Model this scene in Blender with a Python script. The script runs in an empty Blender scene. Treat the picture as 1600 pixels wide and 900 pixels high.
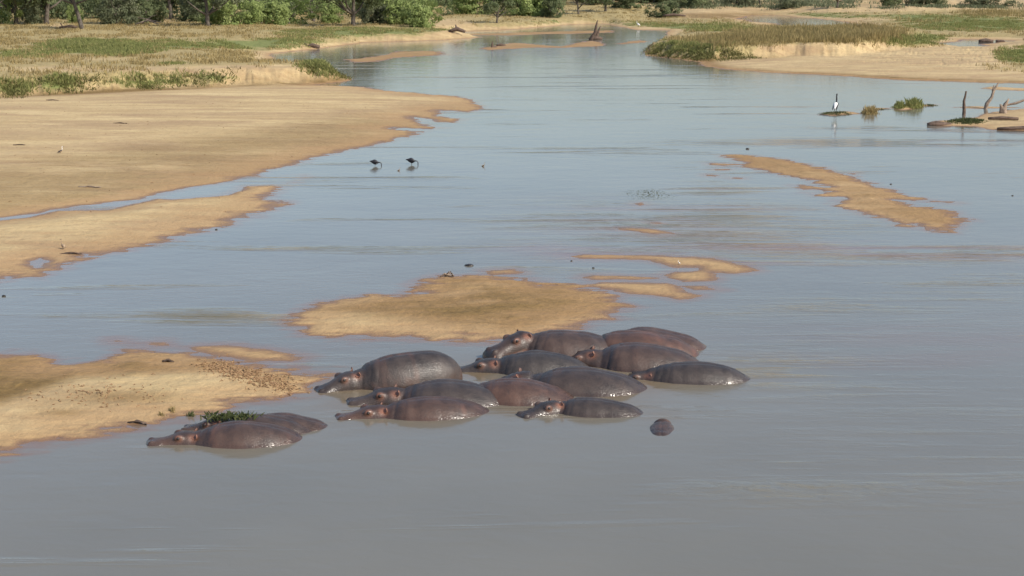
import bpy, bmesh, math, random
import numpy as np
from mathutils import Vector, Matrix, Euler
R = math.radians
random.seed(7)
rng = np.random.default_rng(7)
scene = bpy.context.scene
C = scene.collection

# ------------------------------------------------------------------ camera, sky, sun, exposure
F, HORIZON, CAMZ = 2300.0, -40.0, 9.0
PITCH = math.atan((450 - HORIZON) / F)
cam = bpy.data.objects.new('camera', bpy.data.cameras.new('camera')); C.objects.link(cam)
cam.location = (0, 0, CAMZ); cam.rotation_euler = (math.pi / 2 - PITCH, 0, 0)
cam.data.sensor_width = 36; cam.data.lens = F / 1600 * 36
cam.data.clip_start = 0.5; cam.data.clip_end = 9000
scene.camera = cam

SUN = Vector((0.74, -0.48, 0.74)).normalized()
w = bpy.data.worlds.new('World'); scene.world = w; w.use_nodes = True
nt = w.node_tree; bg = nt.nodes['Background']
sky = nt.nodes.new('ShaderNodeTexSky'); sky.sky_type = 'NISHITA'; sky.sun_disc = False
sky.sun_elevation = math.asin(SUN.z); sky.sun_rotation = math.atan2(SUN.x, SUN.y)
sky.air_density = 1.0; sky.dust_density = 3.0; sky.ozone_density = 1.0; sky.altitude = 300
nt.links.new(sky.outputs[0], bg.inputs[0]); bg.inputs[1].default_value = 0.125
sd_ = bpy.data.lights.new('sun', 'SUN'); sd_.energy = 3.3; sd_.angle = R(0.55); sd_.color = (1, 0.93, 0.82)
so = bpy.data.objects.new('sun', sd_); C.objects.link(so); so.rotation_euler = (-SUN).to_track_quat('-Z', 'Y').to_euler()
scene.view_settings.view_transform = 'Standard'; scene.view_settings.look = 'None'
scene.view_settings.gamma = 1; scene.view_settings.use_curve_mapping = False
scene.view_settings.exposure = 0.53

# ------------------------------------------------------------------ ground geometry helpers
SP, CP = math.sin(PITCH), math.cos(PITCH)
def at(px, py, z=0.0):
    u = (px - 800) / F; v = (450 - py) / F
    dy = CP + v * SP; dz = -SP + v * CP
    t = (z - CAMZ) / dz
    return Vector((u * t, dy * t, z))
def atn(pts, z=0.0):
    a = np.asarray(pts, float); u = (a[:, 0] - 800) / F; v = (450 - a[:, 1]) / F
    dy = CP + v * SP; dz = -SP + v * CP; t = (z - CAMZ) / dz
    return np.stack([u * t, dy * t], 1)
def project(X, Y, Z):
    zz = Z - CAMZ
    dep = Y * CP - zz * SP; up = Y * SP + zz * CP
    dep = np.maximum(dep, 0.1)
    return 800 + F * X / dep, 450 - F * up / dep

def hash2(ix, iy, s):
    n = (ix.astype(np.int64) * 374761393 + iy.astype(np.int64) * 668265263 + s * 974634777) & 0xffffffff
    n = ((n ^ (n >> 13)) * 1274126177) & 0xffffffff
    return ((n ^ (n >> 16)) & 0xffff) / 65535.0
def vnoise(x, y, s=0):
    ix = np.floor(x); iy = np.floor(y); fx = x - ix; fy = y - iy
    fx = fx * fx * fx * (fx * (fx * 6 - 15) + 10); fy = fy * fy * fy * (fy * (fy * 6 - 15) + 10)
    a = hash2(ix, iy, s); b = hash2(ix + 1, iy, s); c = hash2(ix, iy + 1, s); d = hash2(ix + 1, iy + 1, s)
    return (a + (b - a) * fx + (c - a) * fy + (a - b - c + d) * fx * fy) * 2 - 1
def fbm(x, y, octv=4, s=0):
    o = 0; a = 1; t = 0
    for k in range(octv):
        o = o + a * vnoise(x * 2 ** k + 17.3 * k, y * 2 ** k - 9.1 * k, s + k); t += a; a *= 0.55
    return o / t
def sstep(a, b, x):
    t = np.clip((x - a) / (b - a), 0, 1); return t * t * (3 - 2 * t)

def sdist(poly, X, Y, cap):
    """signed distance (positive inside), -cap outside reach"""
    P = np.asarray(poly); out = np.full(X.shape, -cap)
    m = (X > P[:, 0].min() - cap) & (X < P[:, 0].max() + cap) & (Y > P[:, 1].min() - cap) & (Y < P[:, 1].max() + cap)
    if not m.any(): return out
    x = X[m]; y = Y[m]; d2 = np.full(x.shape, 1e12); ins = np.zeros(x.shape, bool)
    Q = np.roll(P, -1, 0)
    for (ax, ay), (bx, by) in zip(P, Q):
        ex, ey = bx - ax, by - ay; L = ex * ex + ey * ey + 1e-12
        t = np.clip(((x - ax) * ex + (y - ay) * ey) / L, 0, 1)
        dx = x - ax - t * ex; dy = y - ay - t * ey
        np.minimum(d2, dx * dx + dy * dy, out=d2)
        if by != ay:
            c = ((ay > y) != (by > y)) & (x < (bx - ax) * (y - ay) / (by - ay) + ax)
            ins ^= c
    d = np.sqrt(d2); out[m] = np.where(ins, d, -np.minimum(d, cap)); return out

def Z(pts, ox, oy, s): return [(ox + x / s, oy + y / s) for x, y in pts]

# ---- outlines, traced where the river edge lies on the water plane
MAIN = [(-3000, 170), (-900, 158), (0, 156), (200, 150), (400, 139), (470, 136), (545, 127), (548, 122), (530, 116), (480, 114), (430, 112), (425, 100),
        (426, 84), (500, 76), (575, 66), (650, 64), (700, 62), (757, 58), (700, 54), (720, 50), (740, 48), (800, 46), (837, 43), (895, 38), (940, 37),
        (965, 41), (995, 47), (1046, 47.5), (1038, 53), (1062, 60), (1025, 68), (1010, 82), (1027, 88), (1070, 94), (1092, 98), (1096, 103),
        (1125, 108), (1200, 114), (1300, 118), (1400, 125), (1600, 131), (1900, 140), (3200, 175), (9000, 100), (9000, -36.5), (-7000, -36.5)]
BAR_LEFT = [(-3000, 150), (0, 148), (400, 130), (500, 133), (560, 135), (600, 141), (680, 147), (725, 151), (745, 158), (752, 165), (760, 170), (732, 176),
            (685, 172), (687, 182), (732, 186), (710, 192), (687, 191), (668, 184), (640, 182), (662, 195), (690, 200), (680, 203), (620, 200), (625, 203),
            (667, 206), (620, 219), (560, 233), (500, 244), (462, 258), (431, 266), (406, 275), (375, 278), (369, 287), (437, 290), (444, 294), (419, 308), (425, 312),
            (450, 316), (437, 318), (431, 325), (416, 331), (375, 334), (406, 339), (375, 342), (362, 352), (328, 356), (281, 369), (256, 377), (225, 386), (184, 395),
            (141, 400), (125, 408), (106, 412), (78, 428), (69, 435), (47, 433), (25, 436), (19, 431), (3, 430), (0, 441), (-300, 500), (-1200, 640), (-3000, 700)]
CHANNEL = [(480, 268), (375, 281), (341, 287), (291, 294), (250, 302), (219, 311), (150, 319), (84, 327), (62, 333), (19, 338), (-90, 352), (-90, 358), (22, 341), (47, 339),
           (72, 333), (88, 329), (169, 328), (200, 320), (247, 311), (269, 312), (353, 305), (375, 297), (381, 291), (437, 289), (480, 282)]
POOL = [(44, 415), (52, 408), (62, 404), (69, 408), (67, 417), (56, 419)]
ISLAND = [(441, 499), (454, 490), (495, 478), (539, 467), (576, 459), (602, 462), (660, 457), (638, 456), (655, 445), (674, 437), (696, 432), (719, 434), (756, 431),
          (831, 436), (861, 443), (906, 443), (925, 452), (955, 462), (966, 471), (989, 479), (959, 489), (962, 497), (902, 511), (861, 520), (824, 529), (764, 532),
          (700, 530), (606, 527), (531, 530), (486, 523), (456, 512)]
D_ = [(80, 140), (150, 132), (400, 155), (530, 180), (620, 215), (740, 245), (850, 285), (960, 315), (1020, 340), (1250, 372), (1240, 378), (1060, 365), (960, 360),
      (1060, 390), (1220, 410), (1300, 445), (1320, 462), (1260, 485), (1240, 520), (1090, 500), (1060, 485), (1030, 498), (980, 490), (930, 465), (780, 430),
      (760, 410), (640, 382), (700, 375), (670, 345), (560, 342), (490, 325), (600, 330), (650, 320), (510, 305), (470, 285), (600, 295), (540, 265), (450, 250),
      (350, 235), (210, 195), (200, 170)]
BAR_RIGHT = Z(D_, 1100, 200, 3.2)
BAR_LOW = [(-900, 560), (0, 550), (42, 548), (81, 550), (78, 558), (104, 564), (136, 564), (175, 553), (195, 546), (234, 547), (273, 547), (302, 558), (351, 565),
           (383, 571), (422, 573), (468, 578), (513, 586), (500, 600), (455, 620), (390, 630), (357, 646), (283, 662), (260, 666), (195, 673), (97, 689), (0, 710), (-200, 760), (-900, 900)]
SPITS = [Z(p, 800, 200, 3) for p in (
    [(270, 602), (340, 590), (640, 595), (950, 612), (1080, 640), (1150, 668), (1050, 681), (880, 672), (860, 655), (760, 650), (650, 622), (520, 617), (330, 613)],
    [(710, 690), (760, 675), (900, 672), (960, 690), (940, 719), (850, 724), (760, 716)],
    [(330, 701), (380, 690), (520, 692), (720, 705), (600, 716), (360, 713)],
    [(340, 735), (430, 721), (750, 729), (790, 745), (885, 786), (790, 810), (700, 792), (560, 776), (420, 752)],
    [(790, 741), (900, 741), (972, 759), (850, 762)],
    [(480, 470), (560, 466), (680, 477), (775, 496), (640, 492), (510, 481)],
    [(575, 352), (610, 345), (635, 350), (600, 366)],
    [(630, 445), (680, 441), (725, 447), (680, 452)])]
SPITS += [[(756, 423), (801, 421), (814, 427), (768, 431)],
          Z([(880, 195), (960, 182), (1100, 184), (1300, 208), (1465, 240), (1400, 262), (1200, 262), (1130, 247), (960, 211)], 0, 480, 3.077),
          Z([(510, 153), (580, 152), (660, 170), (540, 170)], 0, 480, 3.077), Z([(710, 168), (790, 168), (850, 188), (760, 190)], 0, 480, 3.077),
          Z([(1430, 240), (1520, 232), (1540, 245), (1480, 260)], 0, 200, 3.2), Z([(1340, 262), (1450, 266), (1470, 274), (1380, 272)], 0, 200, 3.2),
          Z([(530, 192), (620, 194), (618, 206), (560, 202)], 1100, 200, 3.2), Z([(720, 228), (765, 222), (750, 236)], 1100, 200, 3.2),
          Z([(5, 232), (75, 236), (60, 244), (0, 240)], 1100, 200, 3.2), Z([(130, 246), (210, 248), (200, 255), (140, 254)], 1100, 200, 3.2),
          Z([(50, 205), (130, 205), (120, 212), (60, 212)], 1100, 200, 3.2), Z([(15, 175), (120, 178), (215, 182), (100, 188), (30, 184)], 1100, 200, 3.2)]
FARBARS = [[(530, 93), (555, 91), (590, 86), (612, 80), (675, 79), (705, 81), (700, 86), (625, 91), (600, 96), (575, 99), (540, 98)],
           [(742, 76), (762, 72), (800, 66), (832, 68), (875, 72), (887, 68), (920, 63), (948, 66), (950, 72), (887, 75), (838, 75), (800, 77), (760, 79)],
           [(690, 55), (800, 50.5), (875, 48.5), (960, 47), (966, 51), (905, 53), (850, 54), (800, 56)], [(947, 69), (1000, 62), (1027, 65), (975, 70)]]
DEBRIS = [[(1452, 193), (1470, 188), (1495, 187), (1525, 183), (1550, 175), (1590, 171), (1640, 165), (1900, 165), (1900, 205), (1600, 204), (1550, 203), (1520, 198), (1475, 197)],
          [(1532, 138), (1550, 135), (1600, 138), (1750, 142), (1750, 146), (1600, 142), (1550, 140)],
          [(1275, 180), (1300, 175), (1325, 174), (1350, 178), (1300, 181)],
          [(1340, 172), (1365, 168), (1392, 169), (1362, 174)], [(1396, 170), (1430, 164), (1465, 163), (1440, 168), (1410, 173)], [(1485, 168), (1520, 166), (1600, 168), (1530, 170)]]
BANK_L = [(-3000, 160), (0, 153), (100, 149), (200, 144), (300, 139), (400, 134), (470, 132), (543, 126), (546, 121), (530, 115), (480, 113), (430, 111), (415, 100),
          (300, 95), (0, 100), (-3000, 105)]
BANK_R = [(1012, 81), (1027, 87), (1070, 93), (1110, 96), (1180, 95), (1250, 92), (1300, 93), (1380, 88), (1425, 80), (1450, 77), (1500, 76), (1600, 74), (3000, 80), (3000, 62), (1500, 62),
          (1200, 55), (1060, 64), (1030, 70)]
BACKCH = [[(1165, 28), (1200, 24), (1240, 28), (1300, 34), (1335, 40), (1262, 44), (1228, 38), (1195, 33)], [(1475, 70), (1540, 63), (1560, 64), (1500, 72)]]
# shallows where the bed lies just under the surface (riffles)
SHALLOW = [[(960, 330), (1060, 318), (1200, 345), (1350, 362), (1300, 380), (1100, 388), (960, 392), (830, 400), (850, 372), (950, 360)],
           [(1040, 285), (1140, 288), (1160, 300), (1130, 312), (1100, 296)], [(1150, 395), (1350, 405), (1600, 420), (1800, 440), (1500, 430), (1250, 415)],
           [(120, 500), (250, 497), (360, 508), (420, 520), (380, 530), (260, 520), (170, 512)], [(400, 570), (480, 560), (620, 566), (560, 578), (490, 584)]]
HIPPOBED = [(500, 560), (1180, 560), (1180, 680), (500, 680)]

W = lambda p: atn(p)
def ground(X, Y):
    dist = np.sqrt(X * X + Y * Y)
    wob = fbm(X * 0.35, Y * 0.35, 4, 3) * 0.35 + fbm(X * 1.6, Y * 1.1, 4, 11) * 0.28 + fbm(X * 0.8, Y * 3.2, 4, 14) * 0.45 + fbm(X * 2.2, Y * 6.5, 3, 15) * 0.30
    h = -0.75 + 0.0 * X
    h = np.full(X.shape, -0.75)
    relief = fbm(X * 0.11, Y * 0.11, 4, 5)
    fine = fbm(X * 1.3, Y * 1.3, 4, 21)
    def rise(sd, slope, top): return np.where(sd > 0, top * (1 - np.exp(-np.maximum(sd, 0) * slope / top)), np.maximum(sd * 0.09, -0.75))
    for poly, slope, top in [(MAIN, 0.07, 0.42), (BAR_LEFT, 0.035, 0.30), (ISLAND, 0.05, 0.16), (BAR_RIGHT, 0.05, 0.13), (BAR_LOW, 0.055, 0.24)]:
        s = sdist(W(poly), X, Y, 9.0) + wob * 1.1
        h = np.maximum(h, rise(s, slope, top))
    for poly in SPITS: h = np.maximum(h, rise(sdist(W(poly), X, Y, 9.0) + wob * 0.4, 0.06, 0.07))
    for poly in FARBARS: h = np.maximum(h, rise(sdist(W(poly), X, Y, 9.0) + wob * 1.6 - 0.5, 0.035, 0.10))
    for poly in DEBRIS: h = np.maximum(h, rise(sdist(W(poly), X, Y, 9.0) + wob * 0.5, 0.09, 0.2))
    for poly in SHALLOW:
        s = sdist(W(poly), X, Y, 9.0)
        h = np.maximum(h, -0.03 - 0.10 * np.clip(-s / 4 + 0.6, 0, 5) + 0.02 * relief)
    land = sstep(0.0, 0.12, h)
    h = h + fine * 0.02 * land + relief * 0.05 * land
    for poly in (CHANNEL, POOL):
        s = sdist(W(poly), X, Y, 5.0) + wob * 0.35 + 0.05
        h = np.where(s > -4.9, np.minimum(h, -s * 0.07), h)
    # banks
    gul = fbm(X * 0.42 + Y * 0.2, Y * 0.35 - X * 0.2, 4, 40)
    s = sdist(W(BANK_L), X, Y, 6.0) + wob * 1.0 + gul * 1.1
    left_land = sstep(8, -4, X + 9 * sstep(118, 170, Y) + 3) 
    h = h + 1.05 * sstep(0.0, 3.2, s) * sstep(-6, 0.5, s)
    sM = sdist(W(MAIN), X, Y, 60.0)
    h = h + np.where(s <= 0.5, 0.0, 0.0)
    # plateau behind the left bank falls gently to the far arm
    pxx, pyy = project(X, Y, np.zeros_like(X))
    far_l = sstep(0, 12, sM) * sstep(99, 96, pyy) * sstep(460, 400, pxx)
    h = h + 1.0 * far_l * (1 - sstep(0.0, 3.2, s))
    mid_l = sstep(0.2, 3.5, sM + wob) * sstep(86, 80, pyy) * (1 - sstep(460, 400, pxx)) * sstep(1010, 960, pxx)
    h = h + 0.75 * mid_l
    s2 = sdist(W(BANK_R), X, Y, 6.0) + wob * 1.0 + gul * 1.3 + 1.2 * sstep(26, 16, X)
    h = h + 1.25 * sstep(0.2, 3.4, s2) 
    back_r = sstep(66, 62, pyy) * sstep(1020, 1070, pxx) * sstep(0, 6, sM)
    h = h + 0.22 * back_r * (1 - sstep(0.2, 3.4, s2))
    # far ground rises
    h = h + np.clip(dist - 330, 0, 4000) * 0.035 * sstep(300, 420, dist) * sstep(0, 20, sM)
    h = h + sstep(270, 350, dist) * (relief * 0.7 + 0.5) * sstep(4, 20, sM)
    h = h + sstep(1.0, 6, sM) * fbm(X * 0.25, Y * 0.25, 3, 60) * 0.12
    for poly in BACKCH:
        s = sdist(W(poly), X, Y, 16.0) + relief * 3 + 1.0
        h = np.where(s > -14, h * (1 - sstep(-12, -0.5, s)) - 0.25 * sstep(-0.5, 2, s), h)
    return h

# columns by bearing, rows by distance: a fan of quads, finer near the viewer
ta = np.concatenate([np.linspace(-1.1, -0.40, 70)[:-1], np.linspace(-0.40, 0.40, 1150), np.linspace(0.40, 1.1, 70)[1:]])
pyr = np.concatenate([np.linspace(1250, 640, 330)[:-1], np.linspace(640, 420, 270)[:-1], np.linspace(420, -5, 470)[:-1], HORIZON + np.geomspace(35, 3.2, 70)])
vv = (450 - pyr) / F
rowY = CAMZ / (SP - vv * CP) * (CP + vv * SP)
GY, GT = np.meshgrid(rowY, ta, indexing='ij'); GX = GY * GT
NR, NC = GX.shape
GH = ground(GX, GY)
def interp_h(x, y):
    """height of the built sheet at a point"""
    return float(ground(np.array([float(x)]), np.array([float(y)]))[0])

def hit(px, py):
    u = (px - 800) / F; v = (450 - py) / F; d = np.array([u, CP + v * SP, -SP + v * CP])
    t = np.geomspace(18, 1500, 900); g = ground(u * t, d[1] * t); zr = CAMZ + d[2] * t
    k = np.argmax(zr < np.maximum(g, 0)); k = k if k else 899
    t0, t1 = t[max(k - 1, 0)], t[k]; tt = np.linspace(t0, t1, 20); g = np.maximum(ground(u * tt, d[1] * tt), 0); j = np.argmax(CAMZ + d[2] * tt <= g)
    return Vector((u * tt[j], d[1] * tt[j], float(g[j])))
def grid_mesh(name, Zv, mask=None):
    idx = np.arange(NR * NC).reshape(NR, NC)
    a = idx[:-1, :-1]; b = idx[:-1, 1:]; c = idx[1:, 1:]; d = idx[1:, :-1]
    quads = np.stack([a, b, c, d], -1).reshape(-1, 4)
    if mask is not None:
        m = (mask[:-1, :-1] | mask[:-1, 1:] | mask[1:, 1:] | mask[1:, :-1]).reshape(-1); quads = quads[m]
        used = np.zeros(NR * NC, bool); used[quads.reshape(-1)] = True
    else: used = np.ones(NR * NC, bool)
    remap = np.cumsum(used) - 1; quads = remap[quads]
    co = np.stack([GX, GY, Zv], -1).reshape(-1, 3)[used]
    me = bpy.data.meshes.new(name); me.vertices.add(len(co)); me.vertices.foreach_set('co', co.astype(np.float32).ravel())
    n = len(quads); me.loops.add(n * 4); me.loops.foreach_set('vertex_index', quads.astype(np.int32).ravel())
    me.polygons.add(n); me.polygons.foreach_set('loop_start', np.arange(0, n * 4, 4, dtype=np.int32))
    me.update(calc_edges=True); me.polygons.foreach_set('use_smooth', np.ones(n, bool)); me.update()
    return me, used
def fattr(me, name, vals):
    a = me.attributes.new(name, 'FLOAT', 'POINT'); a.data.foreach_set('value', np.asarray(vals, np.float32).ravel())

# ------------------------------------------------------------------ materials
class NB:
    def __init__(s, name):
        s.m = bpy.data.materials.new(name); s.m.use_nodes = True; s.t = s.m.node_tree; s.N = s.t.nodes; s.L = s.t.links
        s.b = s.N['Principled BSDF']; s.out = s.N['Material Output']; s._pos = None
    def n(s, typ, **k):
        o = s.N.new(typ)
        for a, b in k.items(): setattr(o, a, b)
        return o
    def link(s, a, b): s.L.new(a, b)
    def pos(s):
        if s._pos is None: s._pos = s.n('ShaderNodeNewGeometry').outputs['Position']
        return s._pos
    def obj(s): return s.n('ShaderNodeTexCoord').outputs['Object']
    def scale(s, v, sc):
        m = s.n('ShaderNodeMapping'); m.inputs['Scale'].default_value = sc; s.link(v, m.inputs[0]); return m.outputs[0]
    def noise(s, v, scale, detail=4, rough=0.55, dist=0):
        o = s.n('ShaderNodeTexNoise'); o.inputs['Scale'].default_value = scale; o.inputs['Detail'].default_value = detail
        o.inputs['Roughness'].default_value = rough; o.inputs['Distortion'].default_value = dist; s.link(v, o.inputs['Vector']); return o.outputs['Fac']
    def mr(s, v, a, b, c=0.0, d=1.0, smooth=False):
        o = s.n('ShaderNodeMapRange'); o.interpolation_type = 'SMOOTHSTEP' if smooth else 'LINEAR'
        for i, q in enumerate((a, b, c, d)): o.inputs[i + 1].default_value = q
        s.link(v, o.inputs[0]); return o.outputs[0]
    def math(s, op, a, b=None, c=None, clamp=False):
        o = s.n('ShaderNodeMath', operation=op); o.use_clamp = clamp
        for i, q in enumerate((a, b, c)):
            if q is None: continue
            if isinstance(q, (int, float)): o.inputs[i].default_value = q
            else: s.link(q, o.inputs[i])
        return o.outputs[0]
    def mix(s, f, a, b):
        o = s.n('ShaderNodeMix', data_type='RGBA')
        for i, q in ((0, f), (6, a), (7, b)):
            if isinstance(q, (int, float)): o.inputs[i].default_value = q
            elif isinstance(q, tuple): o.inputs[i].default_value = (*q, 1)
            else: s.link(q, o.inputs[i])
        return o.outputs[2]
    def attr(s, name): return s.n('ShaderNodeAttribute', attribute_name=name).outputs['Fac']
    def bump(s, h, strength, distance, normal=None):
        o = s.n('ShaderNodeBump'); o.inputs['Strength'].default_value = strength; o.inputs['Distance'].default_value = distance
        s.link(h, o.inputs['Height'])
        if normal is not None: s.link(normal, o.inputs['Normal'])
        return o.outputs[0]
    def set(s, **k):
        for a, b in k.items():
            inp = s.b.inputs[a.replace('_', ' ')]
            if isinstance(b, (int, float)): inp.default_value = b
            elif isinstance(b, tuple): inp.default_value = (*b, 1)
            else: s.link(b, inp)
        return s.m

def mat_ground():
    B = NB('ground'); p = B.pos()
    z = B.n('ShaderNodeSeparateXYZ'); B.link(p, z.inputs[0]); z = z.outputs[2]
    big = B.noise(p, 0.12, 5); mid = B.noise(B.scale(p, (0.5, 1.2, 1)), 0.9, 6, 0.6); fine = B.noise(p, 5.0, 6, 0.7)
    streak = B.noise(B.scale(p, (0.16, 1.0, 1)), 0.7, 5, 0.6, 0.4)
    dry = B.mix(B.mr(streak, 0.35, 0.65), (0.355, 0.256, 0.130), (0.51, 0.395, 0.215))
    dry = B.mix(B.mr(mid, 0.45, 0.7), dry, (0.41, 0.305, 0.158))
    dry = B.mix(B.mr(fine, 0.62, 0.8), dry, (0.26, 0.18, 0.10))
    blot = B.noise(B.scale(p, (0.35, 1.0, 1)), 0.28, 6, 0.68, 0.6)
    dry = B.mix(B.mr(blot, 0.46, 0.64, 0, 0.9), dry, (0.315, 0.220, 0.122))
    dry = B.mix(B.mr(B.noise(p, 2.6, 6, 0.75), 0.53, 0.68, 0, 0.6), dry, (0.25, 0.165, 0.08))
    algae = B.mix(B.mr(fine, 0.3, 0.7), (0.105, 0.064, 0.020), (0.225, 0.145, 0.052))
    am = B.math('MULTIPLY', B.attr('algae'), B.mr(B.math('ADD', big, B.math('MULTIPLY', mid, 0.6)), 0.50, 0.80), clamp=True)
    col = B.mix(am, dry, algae)
    # damp sand near the water
    zz = B.math('ADD', z, B.math('MULTIPLY', B.math('SUBTRACT', mid, 0.5), 0.16))
    damp = B.mr(zz, 0.03, 0.13, 1, 0, True)
    wet = B.mr(B.math('ADD', z, B.math('MULTIPLY', B.math('SUBTRACT', mid, 0.5), 0.03)), 0.0, 0.03, 1, 0, True)
    col = B.mix(B.math('MULTIPLY', damp, 0.6), col, (0.33, 0.205, 0.10))
    col = B.mix(wet, col, (0.19, 0.108, 0.058))
    # grass cover
    gfine = B.noise(B.scale(p, (0.8, 1, 1)), 2.2, 6, 0.75)
    drygrass = B.mix(B.mr(gfine, 0.35, 0.7), (0.20, 0.155, 0.065), (0.42, 0.335, 0.16))
    grn = B.mix(B.mr(gfine, 0.35, 0.7), (0.10, 0.125, 0.035), (0.21, 0.22, 0.075))
    g2 = B.mr(B.math('ADD', B.attr('green'), B.math('MULTIPLY', B.math('SUBTRACT', B.noise(B.scale(p, (0.3, 1, 1)), 0.35, 5, 0.6), 0.5), 1.4)), 0.35, 0.6)
    gcol = B.mix(g2, drygrass, grn)
    gm = B.mr(B.math('ADD', B.attr('grass'), B.math('MULTIPLY', B.math('SUBTRACT', gfine, 0.5), 1.2)), 0.4, 0.6)
    col = B.mix(gm, col, gcol)
    rough = B.mr(wet, 0, 1, 0.95, 0.35)
    hgt = B.math('ADD', B.math('MULTIPLY', fine, 0.6), B.math('MULTIPLY', B.noise(p, 1.7, 5, 0.6), 1.0))
    return B.set(Base_Color=col, Roughness=rough, Specular_IOR_Level=0.3, Normal=B.bump(hgt, 0.8, 0.09))
def mat_water():
    B = NB('water'); p = B.pos()
    dep = B.attr('depth'); rif = B.attr('riffle')
    murk = B.mix(B.mr(B.noise(p, 0.09, 3), 0.35, 0.65), (0.134, 0.130, 0.110), (0.156, 0.150, 0.126))
    shallow = (0.165, 0.105, 0.068)
    col = B.mix(B.mr(dep, 0.0, 0.06, 1, 0, True), murk, shallow)
    reflection_tint = B.attr('reflection_tint'); col = B.mix(reflection_tint, col, (0.150, 0.112, 0.068))  # brown of the hippo reflections, painted into the water colour
    col = B.mix(B.attr('silt'), col, (0.160, 0.100, 0.080))
    streaks = B.noise(B.scale(p, (0.13, 1.0, 1)), 0.32, 5, 0.6, 0.5)
    rm = B.math('ADD', B.mr(streaks, 0.60, 0.72, 0, 0.30), B.math('MULTIPLY', rif, B.mr(B.noise(B.scale(p, (0.10, 1.0, 1)), 1.1, 4, 0.6, 0.3), 0.42, 0.6)), clamp=True)
    w1 = B.noise(B.scale(p, (0.55, 1.0, 1)), 2.2, 4, 0.55, 0.6)
    w2 = B.noise(B.scale(p, (0.5, 1.0, 1)), 7.5, 4, 0.6, 0.3)
    w3 = B.noise(B.scale(p, (0.7, 1.0, 1)), 0.45, 3, 0.5, 0.3)
    hgt = B.math('ADD', B.math('MULTIPLY', w1, 0.0075), B.math('ADD', B.math('MULTIPLY', w2, 0.0022), B.math('MULTIPLY', w3, 0.018)))
    rp = B.math('MULTIPLY', B.noise(B.scale(p, (0.45, 1.0, 1)), 4.0, 5, 0.6, 0.8), B.math('MULTIPLY', rm, 0.15))
    hgt = B.math('ADD', hgt, rp)
    rings = None
    return B.set(Base_Color=col, Roughness=0.07, IOR=1.333, Specular_IOR_Level=0.7, Normal=B.bump(hgt, 1.0, 1.0))
def mat_hippo():
    B = NB('hippo_skin'); o = B.obj()
    pink = B.attr('pink'); dark = B.attr('dark')
    n1 = B.noise(o, 3.0, 5, 0.6); n2 = B.noise(o, 22, 4, 0.65)
    tone = B.n('ShaderNodeAttribute', attribute_type='OBJECT', attribute_name='tone').outputs['Fac']
    grey = B.mix(B.mr(n1, 0.35, 0.65), (0.020, 0.017, 0.016), (0.041, 0.035, 0.032))
    brown = B.mix(B.mr(n1, 0.35, 0.65), (0.037, 0.022, 0.018), (0.070, 0.042, 0.033))
    base = B.mix(tone, grey, brown)
    col = B.mix(B.math('MULTIPLY', pink, B.mr(n1, 0.25, 0.6, 0.5, 1.0)), base, (0.33, 0.135, 0.080))
    col = B.mix(dark, col, (0.015, 0.012, 0.011))
    z = B.n('ShaderNodeSeparateXYZ'); B.link(B.pos(), z.inputs[0])
    wetline = B.mr(z.outputs[2], 0.02, 0.10, 1, 0, True)
    col = B.mix(B.math('MULTIPLY', wetline, 0.4), col, (0.05, 0.035, 0.03))
    blot = B.noise(o, 1.3, 6, 0.7); col = B.mix(B.mr(blot, 0.42, 0.62, 0, 0.55), col, B.mix(tone, (0.062, 0.050, 0.043), (0.115, 0.060, 0.040)))
    col = B.mix(B.mr(B.noise(B.scale(o, (1, 1, .35)), 7, 5, 0.7), 0.56, 0.72, 0, 0.5), col, (0.030, 0.024, 0.022))
    sp = B.mr(B.noise(o, 55, 2, 0.5), 0.74, 0.78); col = B.mix(B.math('MULTIPLY', sp, 0.5), col, (0.25, 0.20, 0.17))
    rough = B.math('SUBTRACT', B.mr(n2, 0.3, 0.7, 0.32, 0.58), B.math('MULTIPLY', wetline, 0.26))
    vor = B.n('ShaderNodeTexVoronoi', feature='DISTANCE_TO_EDGE'); vor.inputs['Scale'].default_value = 26; B.link(B.scale(o, (0.5, 1, 1)), vor.inputs['Vector'])
    wr = B.math('ADD', B.math('MULTIPLY', B.mr(vor.outputs[0], 0, 0.12), 0.003), B.math('ADD', B.math('MULTIPLY', n2, 0.005), B.math('MULTIPLY', B.noise(B.scale(o, (4, 1, 1)), 1.4, 3), 0.012)))
    return B.set(Base_Color=col, Roughness=rough, Specular_IOR_Level=0.5, Normal=B.bump(wr, 0.58, 1.0))
def mat_simple(name, c1, c2, scale=3, rough=0.85, bump=0.3, world=False, spec=0.3):
    B = NB(name); o = B.obj() if not world else B.pos(); n = B.noise(o, scale, 5, 0.65)
    return B.set(Base_Color=B.mix(B.mr(n, 0.35, 0.65), c1, c2), Roughness=rough, Specular_IOR_Level=spec, Normal=B.bump(n, bump, 0.05))
def mat_leaf(name, c1, c2, c3):
    B = NB(name); v = B.attr('vary')
    col = B.mix(B.mr(v, 0.0, 0.6), c1, c2); col = B.mix(B.mr(v, 0.75, 1.0), col, c3)
    B.set(Base_Color=col, Roughness=0.75, Specular_IOR_Level=0.15)
    tr = B.n('ShaderNodeBsdfTranslucent'); B.link(col, tr.inputs[0]); mx = B.n('ShaderNodeMixShader'); mx.inputs[0].default_value = 0.4
    B.link(B.b.outputs[0], mx.inputs[1]); B.link(tr.outputs[0], mx.inputs[2]); B.link(mx.outputs[0], B.out.inputs[0]); return B.m
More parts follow.
